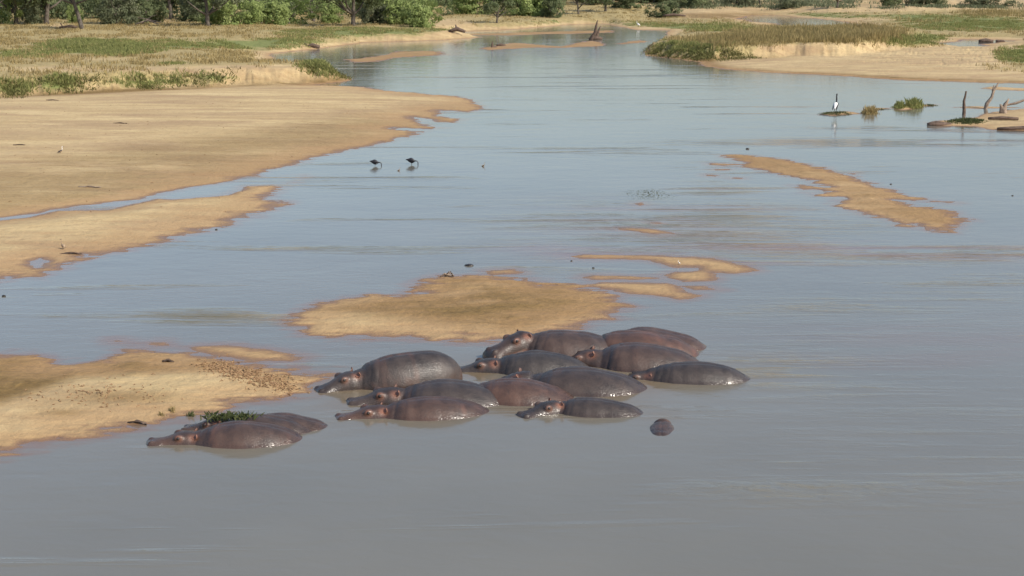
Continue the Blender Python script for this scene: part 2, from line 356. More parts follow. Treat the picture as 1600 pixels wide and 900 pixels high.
M = dict(ground=mat_ground(), water=mat_water(), hippo=mat_hippo(),
    eye=mat_simple('eye_dark', (0.01, 0.008, 0.006), (0.02, 0.015, 0.01), rough=0.1, spec=0.6),
    bark=mat_simple('bark', (0.06, 0.05, 0.04), (0.135, 0.115, 0.095), 4), palebark=mat_simple('pale_bark', (0.42, 0.37, 0.30), (0.62, 0.56, 0.47), 3),
    drift=mat_simple('driftwood', (0.055, 0.038, 0.028), (0.15, 0.105, 0.08), 6), greydrift=mat_simple('weathered_wood', (0.17, 0.125, 0.095), (0.33, 0.26, 0.20), 6),
    white=mat_simple('white_feather', (0.72, 0.72, 0.70), (0.82, 0.82, 0.80), 5, bump=0), black=mat_simple('black_feather', (0.008, 0.009, 0.012), (0.022, 0.022, 0.028), 9, 0.45),
    brownf=mat_simple('brown_feather', (0.20, 0.14, 0.09), (0.38, 0.29, 0.20), 9), bill=mat_simple('bill', (0.30, 0.10, 0.05), (0.42, 0.16, 0.07), 9, 0.4), leg=mat_simple('leg_skin', (0.05, 0.05, 0.05), (0.10, 0.09, 0.08), 9, 0.5),
    stone=mat_simple('wet_stone', (0.016, 0.014, 0.013), (0.04, 0.035, 0.03), 9, 0.3),
    litter=mat_simple('dry_litter', (0.15, 0.085, 0.04), (0.34, 0.22, 0.12), 12, world=True),
    leaf_green=mat_leaf('leaf_green', (0.18, 0.24, 0.08), (0.27, 0.33, 0.12), (0.36, 0.39, 0.18)),
    leaf_dark=mat_leaf('leaf_dark', (0.085, 0.112, 0.055), (0.155, 0.185, 0.09), (0.26, 0.27, 0.145)),
    leaf_grey=mat_leaf('leaf_grey', (0.10, 0.12, 0.065), (0.17, 0.19, 0.11), (0.25, 0.25, 0.16)),
    grass_green=mat_leaf('grass_green', (0.14, 0.16, 0.05), (0.24, 0.25, 0.09), (0.42, 0.35, 0.17)),
    grass_dry=mat_leaf('grass_dry', (0.19, 0.145, 0.06), (0.36, 0.28, 0.13), (0.50, 0.41, 0.22)),
    reed=mat_leaf('reed_tan', (0.17, 0.15, 0.055), (0.33, 0.26, 0.12), (0.45, 0.37, 0.18)),
    rough=mat_leaf('rough_grass', (0.09, 0.085, 0.03), (0.17, 0.165, 0.06), (0.34, 0.28, 0.13)),
    weed=mat_leaf('weed', (0.045, 0.065, 0.025), (0.085, 0.10, 0.04), (0.20, 0.19, 0.09)))

def tag(o, label=None, cat=None, group=None, kind=None):
    if label: o['label'] = label
    if cat: o['category'] = cat
    if group: o['group'] = group
    if kind: o['kind'] = kind
    return o
def link_mesh(name, me, m, parent=None, loc=None):
    if m is not None: me.materials.append(m)
    o = bpy.data.objects.new(name, me); C.objects.link(o)
    if parent: o.parent = parent
    if loc is not None: o.location = loc
    return o
def thing(name, loc, rz, label, cat, group=None):
    o = bpy.data.objects.new(name, None); C.objects.link(o); o.location = loc; o.rotation_euler = (0, 0, rz); o.empty_display_size = 0.3
    return tag(o, label, cat, group)

# ------------------------------------------------------------------ ground and water
PX, PY = project(GX, GY, GH)
GLAND = sdist(W(MAIN), GX, GY, 20.0)
def pmask(poly, soft):
    return sstep(-soft, soft, sdist(np.asarray(poly, float), PX, PY, soft * 2 + 1))
GRASS_L = [(-4000, 170), (-900, 152), (0, 146), (80, 146), (180, 143), (260, 132), (330, 133), (400, 118), (430, 104), (480, 108), (535, 120), (541, 108), (520, 92), (430, 92), (430, 82), (500, 76), (575, 67), (650, 60),
           (690, 50), (740, 44), (830, 42), (895, 36), (950, 36), (990, 45), (1045, 45), (1060, 52), (1020, 68), (1012, 80), (1030, 86), (1080, 90), (1170, 90), (1185, 72), (1290, 66),
           (1380, 68), (1410, 74), (1480, 70), (1560, 62), (1700, 60), (5000, 60), (5000, 16), (1400, 14), (1240, 14), (1190, 20), (1170, 26), (1100, 26), (1060, 24), (1050, 12), (980, 10), (900, -10), (-4000, -30)]
grass = pmask(GRASS_L, 3) * 0.85
grass = np.maximum(grass, pmask([(1555, 78), (1620, 74), (1900, 80), (1900, 108), (1600, 110), (1560, 96)], 5) * 0.8)
grass = np.maximum(grass, pmask([(1530, 105), (1620, 98), (1900, 100), (1900, 112), (1560, 112)], 4) * 0.55)
bare = 0
for cx, cy, rx, ry, s in [(280, 108, 170, 7, .5), (60, 108, 90, 6, .45), (150, 92, 150, 6, .35), (60, 138, 25, 10, .5), (130, 128, 18, 10, .4), (150, 140, 20, 8, .6), (370, 112, 60, 8, .5), (180, 135, 14, 10, .5), (440, 112, 70, 10, .75), (450, 50, 60, 3, .2), (1340, 30, 80, 3, .6),
                          (700, 38, 45, 9, .8), (1300, 52, 140, 3, .3), (1130, 24, 90, 5, .9), (1290, 16, 150, 3, .9), (90, 40, 30, 5, .5), (262, 32, 14, 6, .6), (20, 20, 10, 4, .4), (490, 70, 70, 4, .5), (600, 58, 80, 4, .4)]:
    bare = bare + s * np.exp(-(((PX - cx) / rx) ** 2 + ((PY - cy) / ry) ** 2))
grass = np.clip(grass - bare, 0, 1) * sstep(0.10, 0.3, GH)
green = np.zeros_like(PX)
for cx, cy, rx, ry, s in [(120, 72, 60, 10, .9), (185, 78, 60, 10, .9), (330, 70, 190, 8, .7), (35, 84, 60, 8, .7), (520, 54, 130, 8, .5), (20, 138, 40, 8, .9), (95, 130, 40, 10, .8), (235, 128, 60, 6, .8),
                          (350, 118, 45, 7, .7), (270, 100, 40, 4, .5), (500, 105, 45, 10, .7), (440, 68, 60, 5, .7), (1070, 76, 70, 9, .55), (1110, 44, 90, 7, .6), (1270, 25, 80, 6, .7), (1440, 26, 80, 5, .55), (1530, 38, 120, 11, 1.), (1450, 62, 50, 8, .9),
                          (1600, 85, 50, 14, 1.), (860, 34, 80, 6, .4), (1000, 38, 70, 7, .5), (640, 46, 200, 6, .45)]:
    green = green + s * np.exp(-(((PX - cx) / rx) ** 2 + ((PY - cy) / ry) ** 2))
green = np.clip(green, 0, 1)
FOOT = np.maximum(np.exp(-((sdist(W(BANK_L), GX, GY, 8.0) + 0.6) / 1.3) ** 2), 0.8 * np.exp(-((sdist(W(BANK_R), GX, GY, 8.0) + 0.3) / 1.2) ** 2) * sstep(1300, 1100, PX)) + 0.9 * np.exp(-((GLAND - 0.8) / 1.2) ** 2) * (PX > 1090) * (GH > 0)
algae = np.clip(pmask([(600, 462), (700, 425), (900, 440), (990, 478), (800, 520), (640, 500), (480, 485)], 12) * 1.0
      + pmask([(-900, 545), (0, 545), (300, 545), (420, 570), (300, 580), (120, 590), (0, 630), (-900, 700)], 9) * 1.0
      + pmask([(1130, 235), (1300, 250), (1560, 340), (1480, 360), (1330, 320), (1150, 255)], 8) * 0.9
      + pmask([(0, 260), (480, 190), (760, 160), (690, 215), (440, 270), (200, 310), (-300, 380), (-300, 300)], 14) * 0.50
      + 0.8 * (PY < 100) * (GLAND < -1) + 1.1 * FOOT + 0.9 * np.exp(-(((PX - 1130) / 90) ** 4 + ((PY - 25) / 5) ** 4)) + 0.5 * sstep(16, 4, PY) * sstep(0.0, 0.3, fbm(GX * 0.05, GY * 0.05, 4, 70)) + 0.5 * sstep(0.05, -0.05, GH) + sum(np.exp(-(((PX - a) / b) ** 2 + ((PY - c) / d) ** 2)) for a, b, c, d in [(200, 90, 620, 12), (100, 40, 645, 6), (440, 40, 590, 9)]) * 0.7, 0, 1)
me, used = grid_mesh('ground', GH)
for k, v in (('grass', grass), ('green', green), ('algae', algae)): fattr(me, k, v.reshape(-1)[used])
tag(link_mesh('ground', me, M['ground']), 'sandbars, river bed and grassy banks', None, None, 'structure')

rif = np.zeros_like(PX)
for cx, cy, rx, ry, s in [(1350, 232, 250, 6, .6), (1450, 210, 160, 4, .35), (1080, 350, 260, 30, .45), (1400, 405, 300, 12, .7), (1120, 300, 60, 10, .6), (330, 503, 110, 10, 1.), (150, 505, 100, 8, .4), (1480, 470, 120, 12, .4),
                          (900, 85, 200, 8, .35), (1250, 590, 160, 50, .25), (1350, 500, 300, 25, .2), (470, 570, 90, 10, .3), (560, 662, 70, 8, .35), (1180, 600, 70, 16, .5), (1080, 675, 70, 12, .5), (260, 708, 60, 8, .3), (1000, 380, 200, 14, .4), (1500, 700, 400, 60, .22), (600, 500, 2000, 2, 0.1), (960, 420, 200, 12, .25)]:
    rif = rif + s * np.exp(-(((PX - cx) / rx) ** 2 + ((PY - cy) / ry) ** 2))
rif = np.clip(rif, 0, 1) * (0.6 + 0.8 * np.clip(fbm(GX * 0.25, GY * 0.8, 4, 91), -.5, 1))
me, used = grid_mesh('river', np.zeros_like(GH), (GH < 0.03) & (GY < 420))
fattr(me, 'depth', np.maximum(-GH, 0).reshape(-1)[used]); fattr(me, 'riffle', np.clip(rif, 0, 1).reshape(-1)[used])
reflection_tint = 0  # painted reflections: brown tint on the water in front of the hippos
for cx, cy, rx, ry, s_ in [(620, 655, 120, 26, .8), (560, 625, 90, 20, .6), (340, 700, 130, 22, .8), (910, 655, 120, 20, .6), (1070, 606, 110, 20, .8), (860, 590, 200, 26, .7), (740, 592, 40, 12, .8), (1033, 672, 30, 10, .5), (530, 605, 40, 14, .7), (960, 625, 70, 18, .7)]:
    reflection_tint = reflection_tint + s_ * np.exp(-(((PX - cx) / rx) ** 2 + ((PY - cy) / ry) ** 2))
stk = sstep(0.05, 0.45, fbm(GX * 0.10, GY * 0.75, 4, 95)); sm_ = 0
for cx, cy, rx, ry, s_ in [(1350, 400, 330, 22, .9), (1050, 345, 200, 30, .9), (1110, 298, 60, 12, .9), (330, 515, 140, 16, .9), (1350, 234, 260, 8, .7), (1080, 430, 200, 40, .7), (470, 565, 120, 12, .8), (900, 395, 120, 12, .8), (1500, 560, 300, 60, .3), (700, 545, 250, 12, .4)]:
    sm_ = sm_ + s_ * np.exp(-(((PX - cx) / rx) ** 2 + ((PY - cy) / ry) ** 2))
fattr(me, 'silt', (np.clip(sm_, 0, 1) * stk).reshape(-1)[used])
reflection_tint = reflection_tint * (0.75 + 0.6 * fbm(GX * 0.7, GY * 1.2, 4, 93)); fattr(me, 'reflection_tint', np.clip(reflection_tint, 0, .85).reshape(-1)[used])
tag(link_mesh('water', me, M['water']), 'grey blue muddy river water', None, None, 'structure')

# ------------------------------------------------------------------ mesh helpers
def ring_loft(bm, stations, n=28, sq=2.3, mat=None):
    """stations: (x, zc, halfwidth, halfheight) in the +x direction; closed ends"""
    rings = []
    for (x, zc, hw, hh) in stations:
        r = []
        for k in range(n):
            t = 2 * math.pi * k / n; c, s = math.cos(t), math.sin(t)
            y = hw * math.copysign(abs(c) ** (2 / sq), c); z = zc + hh * math.copysign(abs(s) ** (2 / sq), s)
            p = Vector((x, y, z)); p = mat @ p if mat else p
            r.append(bm.verts.new(p))
        rings.append(r)
    for a, b in zip(rings, rings[1:]):
        for k in range(n): bm.faces.new((a[k], a[(k + 1) % n], b[(k + 1) % n], b[k]))
    bm.faces.new(rings[0][::-1]); bm.faces.new(rings[-1])
def ellipsoid(bm, c, r, mat=None, sub=3):
    m = Matrix.Translation(c) @ Matrix.Diagonal((*r, 1)); m = mat @ m if mat else m
    bmesh.ops.create_icosphere(bm, subdivisions=sub, radius=1, matrix=m)
def tube(bm, pts, n=7, cap=True):
    """pts: (x,y,z,r) chain -> tapered tube"""
    rings = []; P = [Vector(p[:3]) for p in pts]
    for i, p in enumerate(P):
        d = (P[min(i + 1, len(P) - 1)] - P[max(i - 1, 0)]).normalized()
        a = d.cross(Vector((0.31, 0.2, 0.93))); a = a if a.length > 1e-3 else d.cross(Vector((1, 0, 0))); a.normalize(); b = d.cross(a)
        rings.append([bm.verts.new(p + (a * math.cos(2 * math.pi * k / n) + b * math.sin(2 * math.pi * k / n)) * pts[i][3]) for k in range(n)])
    for A, Bq in zip(rings, rings[1:]):
        for k in range(n): bm.faces.new((A[k], A[(k + 1) % n], Bq[(k + 1) % n], Bq[k]))
    if cap: bm.faces.new(rings[0][::-1]); bm.faces.new(rings[-1])
def bm_mesh(bm, name, smooth=True):
    bmesh.ops.recalc_face_normals(bm, faces=bm.faces)
    me = bpy.data.meshes.new(name); bm.to_mesh(me); bm.free()
    if smooth: me.polygons.foreach_set('use_smooth', np.ones(len(me.polygons), bool))
    return me
def lerp_st(st, k=4):
    """resample stations with Catmull-Rom"""
    a = np.array(st, float); out = []
    for i in range(len(a) - 1):
        p0, p1, p2, p3 = a[max(i - 1, 0)], a[i], a[i + 1], a[min(i + 2, len(a) - 1)]
        for j in range(k):
            t = j / k; out.append(0.5 * ((2 * p1) + (-p0 + p2) * t + (2 * p0 - 5 * p1 + 4 * p2 - p3) * t * t + (-p0 + 3 * p1 - 3 * p2 + p3) * t ** 3))
    out.append(a[-1]); out = np.array(out); out[:, 2:] = np.maximum(out[:, 2:], 0.02); return out

# ------------------------------------------------------------------ hippos
def hippo(label, head, tail, z=-0.1, pitch=0, roll=0, hp=0, hyaw=0, tone=0.3, pink=0.5, fat=1.0, tall=1.0, sc=None, hz=0.0, tp=1.0, hs=1.0, group='hippos resting in the shallows'):
    A = at(*head); T = at(*tail); d = A - T; L = d.length
    s = sc or L / 3.62
    bm = bmesh.new()
    body = [(-1.72, -0.05, 0.10, 0.14), (-1.64, -0.04, 0.30, 0.36), (-1.48, -0.02, 0.45, 0.51), (-1.2, 0.0, 0.57, 0.61), (-0.75, 0.0, 0.66, 0.67), (-0.2, -0.01, 0.70, 0.68),
            (0.25, -0.01, 0.65, 0.64), (0.52, 0.0, 0.55, 0.57), (0.70, 0.03, 0.45, 0.49), (0.88, 0.05 + hz * .5, 0.38, 0.42), (1.0, 0.06 + hz, 0.30, 0.33)]
    body = [(x, zc * tall + (hh * (tall - 1)), hw * fat, hh * tall) if x < 0.6 else (x, zc, hw * (1 + (fat - 1) * .5), hh) for x, zc, hw, hh in body]
    def low(x): return -0.42 * tp * max(0.0, (-x + 0.15) / 1.87) ** 1.35
    body = [(x, zc + low(x), hw * (1 - 0.22 * tp * max(0, -x / 1.72) ** 2), hh * (1 - 0.22 * tp * max(0, -x / 1.72) ** 2)) for x, zc, hw, hh in body]
    ring_loft(bm, lerp_st(body, 4), 36, 2.15)
    HM = Matrix.Translation((0.76, 0, 0.06 + hz)) @ Euler((0, R(-hp), R(hyaw))).to_matrix().to_4x4() @ Matrix.Scale(1.06 * hs, 4)
    head_s = [(-0.12, 0.0, 0.24, 0.28), (0.05, 0.0, 0.31, 0.34), (0.22, 0.01, 0.30, 0.335), (0.38, 0.02, 0.265, 0.30), (0.52, 0.0, 0.235, 0.255), (0.66, -0.035, 0.23, 0.225),
              (0.80, -0.06, 0.275, 0.215), (0.92, -0.085, 0.285, 0.20), (1.0, -0.10, 0.25, 0.165), (1.05, -0.11, 0.12, 0.09)]
    ring_loft(bm, lerp_st(head_s, 4), 30, 2.4, HM)
    for sg in (-1, 1):
        ellipsoid(bm, (0.30, sg * 0.20, -0.15), (0.25, 0.13, 0.19), HM)
        ellipsoid(bm, (0.88, sg * 0.17, -0.10), (0.15, 0.14, 0.17), HM)
        ellipsoid(bm, (0.40, sg * 0.185, 0.245), (0.105, 0.06, 0.075), HM)
        ellipsoid(bm, (0.90, sg * 0.125, 0.085), (0.09, 0.055, 0.055), HM)
        ellipsoid(bm, (0.45, sg * 0.36, -0.52), (0.20, 0.16, 0.34)); ellipsoid(bm, (0.72, sg * 0.38, -0.74), (0.22, 0.12, 0.10))
        ellipsoid(bm, (-1.05, sg * 0.34, -0.55), (0.30, 0.20, 0.30)); ellipsoid(bm, (-0.85, sg * 0.40, -0.78), (0.26, 0.12, 0.10))
    ellipsoid(bm, (-1.74, 0, -0.10 - 0.42 * tp), (0.05, 0.03, 0.14))
    me0 = bm_mesh(bm, 'tmp'); o = bpy.data.objects.new('tmp', me0); C.objects.link(o)
    r = o.modifiers.new('r', 'REMESH'); r.mode = 'VOXEL'; r.voxel_size = 0.026
    sm = o.modifiers.new('s', 'SMOOTH'); sm.factor = 0.5; sm.iterations = 5
    me = bpy.data.meshes.new_from_object(o.evaluated_get(bpy.context.evaluated_depsgraph_get())); bpy.data.objects.remove(o); bpy.data.meshes.remove(me0)
    n = len(me.vertices); co = np.empty(n * 3, np.float32); me.vertices.foreach_get('co', co); co = co.reshape(-1, 3)
    nr = np.empty(n * 3, np.float32); me.vertices.foreach_get('normal', nr); nr = nr.reshape(-1, 3)
    seed = random.random() * 50
    # folds of the neck and shoulder, broad flesh undulation
    x, y, zc = co[:, 0], co[:, 1], co[:, 2]
    cur = x + 0.10 * (zc / 0.5) ** 2 + 0.02 * np.sin(5 * y + seed)
    fk = (0.35 + 0.65 * math.sin(seed * 3.7) ** 2)
    disp = -0.034 * fk * (0.6 + 0.4 * np.sin(zc * 5 + seed)) * np.exp(-((cur - 0.64) / 0.026) ** 2) - 0.008 * np.exp(-((cur - 0.80) / 0.03) ** 2) - 0.007 * np.exp(-((cur - 0.48) / 0.04) ** 2)
    disp += 0.040 * fbm(x * 1.3 + seed, zc * 1.4 + y * 0.9, 3, 5) + 0.012 * fbm(x * 5 + seed, zc * 1.5 + y, 3, 6) * sstep(-.3, .6, x) + 0.015 * np.exp(-(((x + 1.05) / .22) ** 2)) * sstep(0, .4, zc) + 0.012 * fk * np.exp(-((cur - 0.72) / 0.09) ** 2)
    disp += -0.02 * np.exp(-((y / 0.06) ** 2)) * (x < 0.3) * (zc > 0.3)
    hl = np.array(HM.inverted()); hc = np.c_[co, np.ones(n)] @ hl.T
    inh = sstep(0.10, 0.25, hc[:, 0])
    disp *= (1 - inh)
    mouth = np.exp(-((hc[:, 2] + 0.15 + 0.05 * np.sin(hc[:, 0] * 7)) / 0.016) ** 2) * sstep(0.45, 0.6, hc[:, 0])
    disp += -0.018 * mouth * inh
    co = co + nr * disp[:, None]; me.vertices.foreach_set('co', co.astype(np.float32).ravel())
    ay = np.abs(hc[:, 1])
    eye = np.sqrt((hc[:, 0] - 0.41) ** 2 + (ay - 0.24) ** 2 + (hc[:, 2] - 0.25) ** 2)
    nos = np.sqrt((hc[:, 0] - 0.94) ** 2 + (ay - 0.135) ** 2 + (hc[:, 2] - 0.14) ** 2)
    ear = np.sqrt((hc[:, 0] - 0.14) ** 2 + (ay - 0.22) ** 2 + (hc[:, 2] - 0.30) ** 2)
    nz = fbm(co[:, 0] * 3 + seed, co[:, 2] * 3 + co[:, 1] * 2, 3, 9)
    pk = 0.8 * np.exp(-(eye / 0.08) ** 2) + 0.8 * np.exp(-(ear / 0.09) ** 2)
    pk += inh * sstep(0.05, -0.14, hc[:, 2] + 0.1 * nz) * sstep(0.75, 0.45, hc[:, 0]) * 1.1 * (0.3 + pink)
    pk += inh * sstep(0.6, 0.9, hc[:, 0]) * sstep(-0.02, -0.1, hc[:, 2] + 0.08 * nz) * 0.5
    pk += (1 - inh) * sstep(0.25, -0.25, co[:, 2] + 0.25 * nz) * 0.45 * pink
    pk += (1 - inh) * sstep(0.1, 0.7, nz) * 0.25 * pink
    dk = np.exp(-(nos / 0.035) ** 2) + 0.6 * np.exp(-(np.maximum(eye - 0.01, 0) / 0.03) ** 2) + 0.7 * mouth * inh + 0.5 * fk * (1 - inh) * np.exp(-((cur - 0.64) / 0.018) ** 2) + 0.2 * inh * sstep(0.1, 0.2, hc[:, 2])
    fattr(me, 'pink', np.clip(pk, 0, 1)); fattr(me, 'dark', np.clip(dk, 0, 1))
    # ears and eyes join the same skin mesh
    bm = bmesh.new(); bm.from_mesh(me); lp = bm.verts.layers.float['pink']; ld = bm.verts.layers.float['dark']
    for f in bm.faces: f.smooth = True
    for sg in (-1, 1):
        k0 = len(bm.verts)
        EM = HM @ Matrix.Translation((0.13, sg * 0.20, 0.27)) @ Euler((R(-42 * sg), R(-22), R(25 * sg))).to_matrix().to_4x4()
        rows = []
        for j, (h, wd, dp) in enumerate([(0, .034, .034), (.03, .05, .04), (.06, .060, .04), (.085, .052, .032), (.105, .03, .02)]):
            row = []
            for q in range(10):
                t = 2 * math.pi * q / 10; c_, s_ = math.cos(t), math.sin(t)
                xx = dp * c_ * (1.0 if c_ < 0 else (-0.25 if 0 < j < 4 else 1.0)); row.append(bm.verts.new(EM @ Vector((xx, wd * s_, h))))
            for v, q in zip(row, range(10)): v[lp] = 1.0 if math.cos(2 * math.pi * q / 10) > 0.2 else 0.35; v[ld] = 0.0 if math.cos(2 * math.pi * q / 10) < 0.9 else 0.4
            rows.append(row)
        for a, b in zip(rows, rows[1:]):
            for q in range(10): bm.faces.new((a[q], a[(q + 1) % 10], b[(q + 1) % 10], b[q])).smooth = True
        bm.faces.new(rows[-1])
        g = bmesh.ops.create_icosphere(bm, subdivisions=2, radius=0.030, matrix=HM @ Matrix.Translation((0.42, sg * 0.228, 0.252)))
        for v in g['verts']: v[ld] = 1.0
    bm.to_mesh(me); bm.free()
    o = link_mesh('hippo', me, M['hippo'])
    mid = (A + T) / 2
    o.location = (mid.x, mid.y, z); o.scale = (s, s, s)
    yaw = math.atan2(d.y, d.x)
    o.rotation_euler = (Matrix.Rotation(yaw, 3, 'Z') @ Matrix.Rotation(R(-pitch), 3, 'Y') @ Matrix.Rotation(R(roll), 3, 'X')).to_euler()
    o['tone'] = tone
    return tag(o, label, 'hippo', group)

LL = 'hippos resting beside the lower left sandbar'
hippo('big hippo with glossy high back and pink cheeks at the left of the main herd', (494, 608), (728, 588), z=-0.06, pitch=-2, hp=-2, hyaw=8, tone=0.15, pink=0.8, tall=1.04, hz=0.03, tp=0.05, hs=1.04)
hippo('dark hippo with low snout, just below the sleeping raised head', (713, 577), (945, 576), z=-0.21, pitch=-4, hp=6, hyaw=4, tone=0.0, pink=0.15, tp=.8, hz=0.07, fat=1.14, hs=1.1)
hippo('long grey hippo directly behind the brown front hippo, pink ear above the water', (527, 626), (850, 622), z=-0.33, pitch=-4, hp=7, hz=0.16, hyaw=8, tone=0.15, pink=0.3, sc=1.12, tp=.9, fat=1.14)
hippo('brown front hippo with pink cheek and long mirror image below it', (522, 649), (800, 640), z=-0.34, pitch=-2, hp=9, tone=0.75, pink=0.9, hz=0.09, tp=.7, hyaw=10)
hippo('hippo at the back with big rounded head raised, light pink patch by its ear', (752, 552), (1000, 552), z=-0.12, pitch=0, hp=-2, hyaw=34, tone=0.5, pink=0.5, hz=0.2, tp=.7, fat=1.14)
hippo('reddish hippo back in the far row, right of the raised head', (850, 548), (1112, 552), z=-0.2, pitch=-3, hp=-10, tone=1.0, pink=0.9, tp=.7, fat=1.14)
hippo('farthest hippo, only its rump showing behind the reddish back', (885, 538), (1130, 542), z=-0.24, pitch=-3, hp=-15, tone=0.8, pink=0.4, tp=.9, fat=1.14)
hippo('large dark brown hippo back in mid herd, one pointed ear at its left', (862, 566), (1125, 570), z=-0.22, pitch=-3, hp=-6, tone=0.5, pink=0.35, tp=.9, hz=0.14, fat=1.14)
hippo('long smooth grey hippo at the right edge of the herd, rump pointing right', (952, 588), (1192, 592), z=-0.26, pitch=-2, hp=4, tone=0.1, pink=0.15, tp=.6, fat=1.0)
hippo('grey hippo in the herd centre with wet shining rump and folded neck', (742, 598), (1045, 608), z=-0.36, pitch=-3.5, hp=-18, tone=0.25, pink=0.3, tp=.8, fat=1.14, hz=0.22)
hippo('purplish brown rounded hippo back behind the small dark turned head', (665, 616), (935, 622), z=-0.28, pitch=-3, hp=-35, tone=1.0, pink=0.3, tp=1, hz=-0.15, fat=1.14)
hippo('young grey front hippo, its small dark head turned to the camera, ears up', (808, 637), (1030, 646), z=-0.27, pitch=-2, hp=8, hyaw=42, tone=0.15, pink=0.15, hz=0.1, fat=1.0, tp=.6, hs=1.12)
hippo('brown lower left hippo, muzzle out of the water, white specks on its back', (230, 689), (506, 684), z=-0.27, pitch=-2, hp=10, tone=0.65, pink=0.6, hz=0.05, tp=.8, group=LL, hyaw=8)
hippo('lower left hippo with leaves on its back, behind the front one', (285, 668), (524, 673), z=-0.26, pitch=-4, hp=6, tone=0.4, pink=0.3, hz=0.16, group=LL)
hippo('lower left hippo showing only a pointed brown rump behind the other two', (320, 662), (550, 667), z=-0.3, pitch=-5, hp=-10, tone=0.6, pink=0.3, group=LL)
hippo('small brown calf, a round lump alone right of the front hippos', (1037, 650), (1032, 686), z=-0.15, pitch=2, hp=-35, tone=0.6, pink=0.6, sc=0.46, tall=0.9, tp=.3, hz=-.2)

# ------------------------------------------------------------------ grass, reeds, weeds (nobody could count them)
def blades(name, X, Y, hgt, n_per, spread, width, mat, lean=0.35, seed=1, z=None):
    r = np.random.default_rng(seed); N = len(X); T = N * n_per
    bx = np.repeat(X, n_per) + r.normal(0, 1, T) * np.repeat(spread * np.ones(N), n_per); by = np.repeat(Y, n_per) + r.normal(0, 1, T) * np.repeat(spread * np.ones(N), n_per)
    bz = ground(bx, by) if z is None else np.repeat(z, n_per)
    hh = np.repeat(hgt * np.ones(N), n_per) * r.uniform(0.5, 1.15, T); a = r.uniform(0, 2 * np.pi, T); la = r.uniform(0, 2 * np.pi, T); ll = r.uniform(0, lean, T) * hh
    ww = width * r.uniform(0.6, 1.4, T)
    p0 = np.stack([bx - np.cos(a) * ww, by - np.sin(a) * ww, bz - 0.05], -1); p1 = np.stack([bx + np.cos(a) * ww, by + np.sin(a) * ww, bz - 0.05], -1)
    p2 = np.stack([bx + np.cos(la) * ll * .4 + np.cos(a) * ww * .7, by + np.sin(la) * ll * .4 + np.sin(a) * ww * .7, bz + hh * .6], -1)
    p3 = np.stack([bx + np.cos(la) * ll, by + np.sin(la) * ll, bz + hh], -1)
    co = np.stack([p0, p1, p2, p3], 1).reshape(-1, 3)
    k = np.arange(T) * 4; tri = np.stack([k, k + 1, k + 2, k, k + 2, k + 3], 1).reshape(-1, 3)
    me = bpy.data.meshes.new(name); me.vertices.add(len(co)); me.vertices.foreach_set('co', co.astype(np.float32).ravel())
    n = len(tri); me.loops.add(n * 3); me.loops.foreach_set('vertex_index', tri.astype(np.int32).ravel()); me.polygons.add(n)
    me.polygons.foreach_set('loop_start', np.arange(0, n * 3, 3, dtype=np.int32)); me.update(calc_edges=True)
    clump = np.repeat(r.uniform(0, 1, N), n_per) * 0.6 + r.uniform(0, 0.4, T)
    fattr(me, 'vary', np.repeat(clump, 4)); return link_mesh(name, me, mat)
def scatter(n, x0, x1, y0, y1, cond, seed, z=0.8):
    r = np.random.default_rng(seed); p = np.c_[r.uniform(x0, x1, n), r.uniform(y0, y1, n)]; P = atn(p, z); return P[:, 0], P[:, 1]
gi = (GH > 0.25)
def pick(weight, n, seed):
    """tuft positions drawn from the sheet's own cover masks, by ground area seen"""
    r = np.random.default_rng(seed); wgt = (weight * (PX > -150) * (PX < 1750) * (PY > -8)).reshape(-1); c = np.cumsum(wgt); i = np.searchsorted(c, r.uniform(0, c[-1], n))
    i = np.clip(i, 0, NR * NC - 1); dx = GY.reshape(-1)[i] * 0.0007
    return GX.reshape(-1)[i] + r.uniform(-1, 1, n) * dx, GY.reshape(-1)[i] + r.uniform(-1, 1, n) * 0.6, i
dn = fbm(GX * 0.3, GY * 0.3, 3, 77)
X1, Y1, _ = pick(grass * green * (green > 0.35) * (dn > -0.2), 12000, 1)
tag(blades('green_grass', X1, Y1, 0.24 + 0.12 * vnoise(X1 * .3, Y1 * .2, 8), 8, 0.28, 0.035, M['grass_green'], 0.9, 3), 'short green grass on the river banks', 'grass', None, 'stuff')
X1, Y1, _ = pick(grass * (1.0 - green) * (dn > -0.05) * sstep(150, 30, PY), 15000, 2)
tag(blades('dry_grass', X1, Y1, 0.34, 7, 0.26, 0.035, M['grass_dry'], 0.7, 4), 'dry straw coloured grass on the far banks', 'grass', None, 'stuff')
hang = sum(np.exp(-(((PX - a) / 16) ** 2 + ((PY - c) / 5) ** 2)) for a, c in [(1020, 80), (1045, 84), (1070, 87), (1095, 88), (1120, 86), (1145, 86), (1168, 84), (60, 138), (25, 142), (100, 136), (135, 128), (235, 132), (300, 128), (350, 120), (520, 108), (500, 104), (535, 115)])
X1, Y1, _ = pick(hang * (GH > 0.08) * (fbm(GX * .5, GY * .4, 3, 33) > -.1), 950, 21)
tag(blades('bank_edge_grass', X1, Y1, 0.26, 9, 0.34, 0.035, M['rough'], 1.6, 22), 'dark rough grass hanging over the cut bank edges', 'grass', None, 'stuff')
hillm = (PY < 14) * (PX > 1050) * sstep(-.1, .3, fbm(GX * 0.04, GY * 0.03, 4, 72))
X1, Y1, _ = pick(hillm.astype(float), 700, 23)
tag(blades('slope_scrub', X1, Y1, 0.9, 12, 0.9, 0.08, M['leaf_grey'], 1.0, 24), 'sparse grey dry scrub dotting the far sandy slope', 'scrub', None, 'stuff')
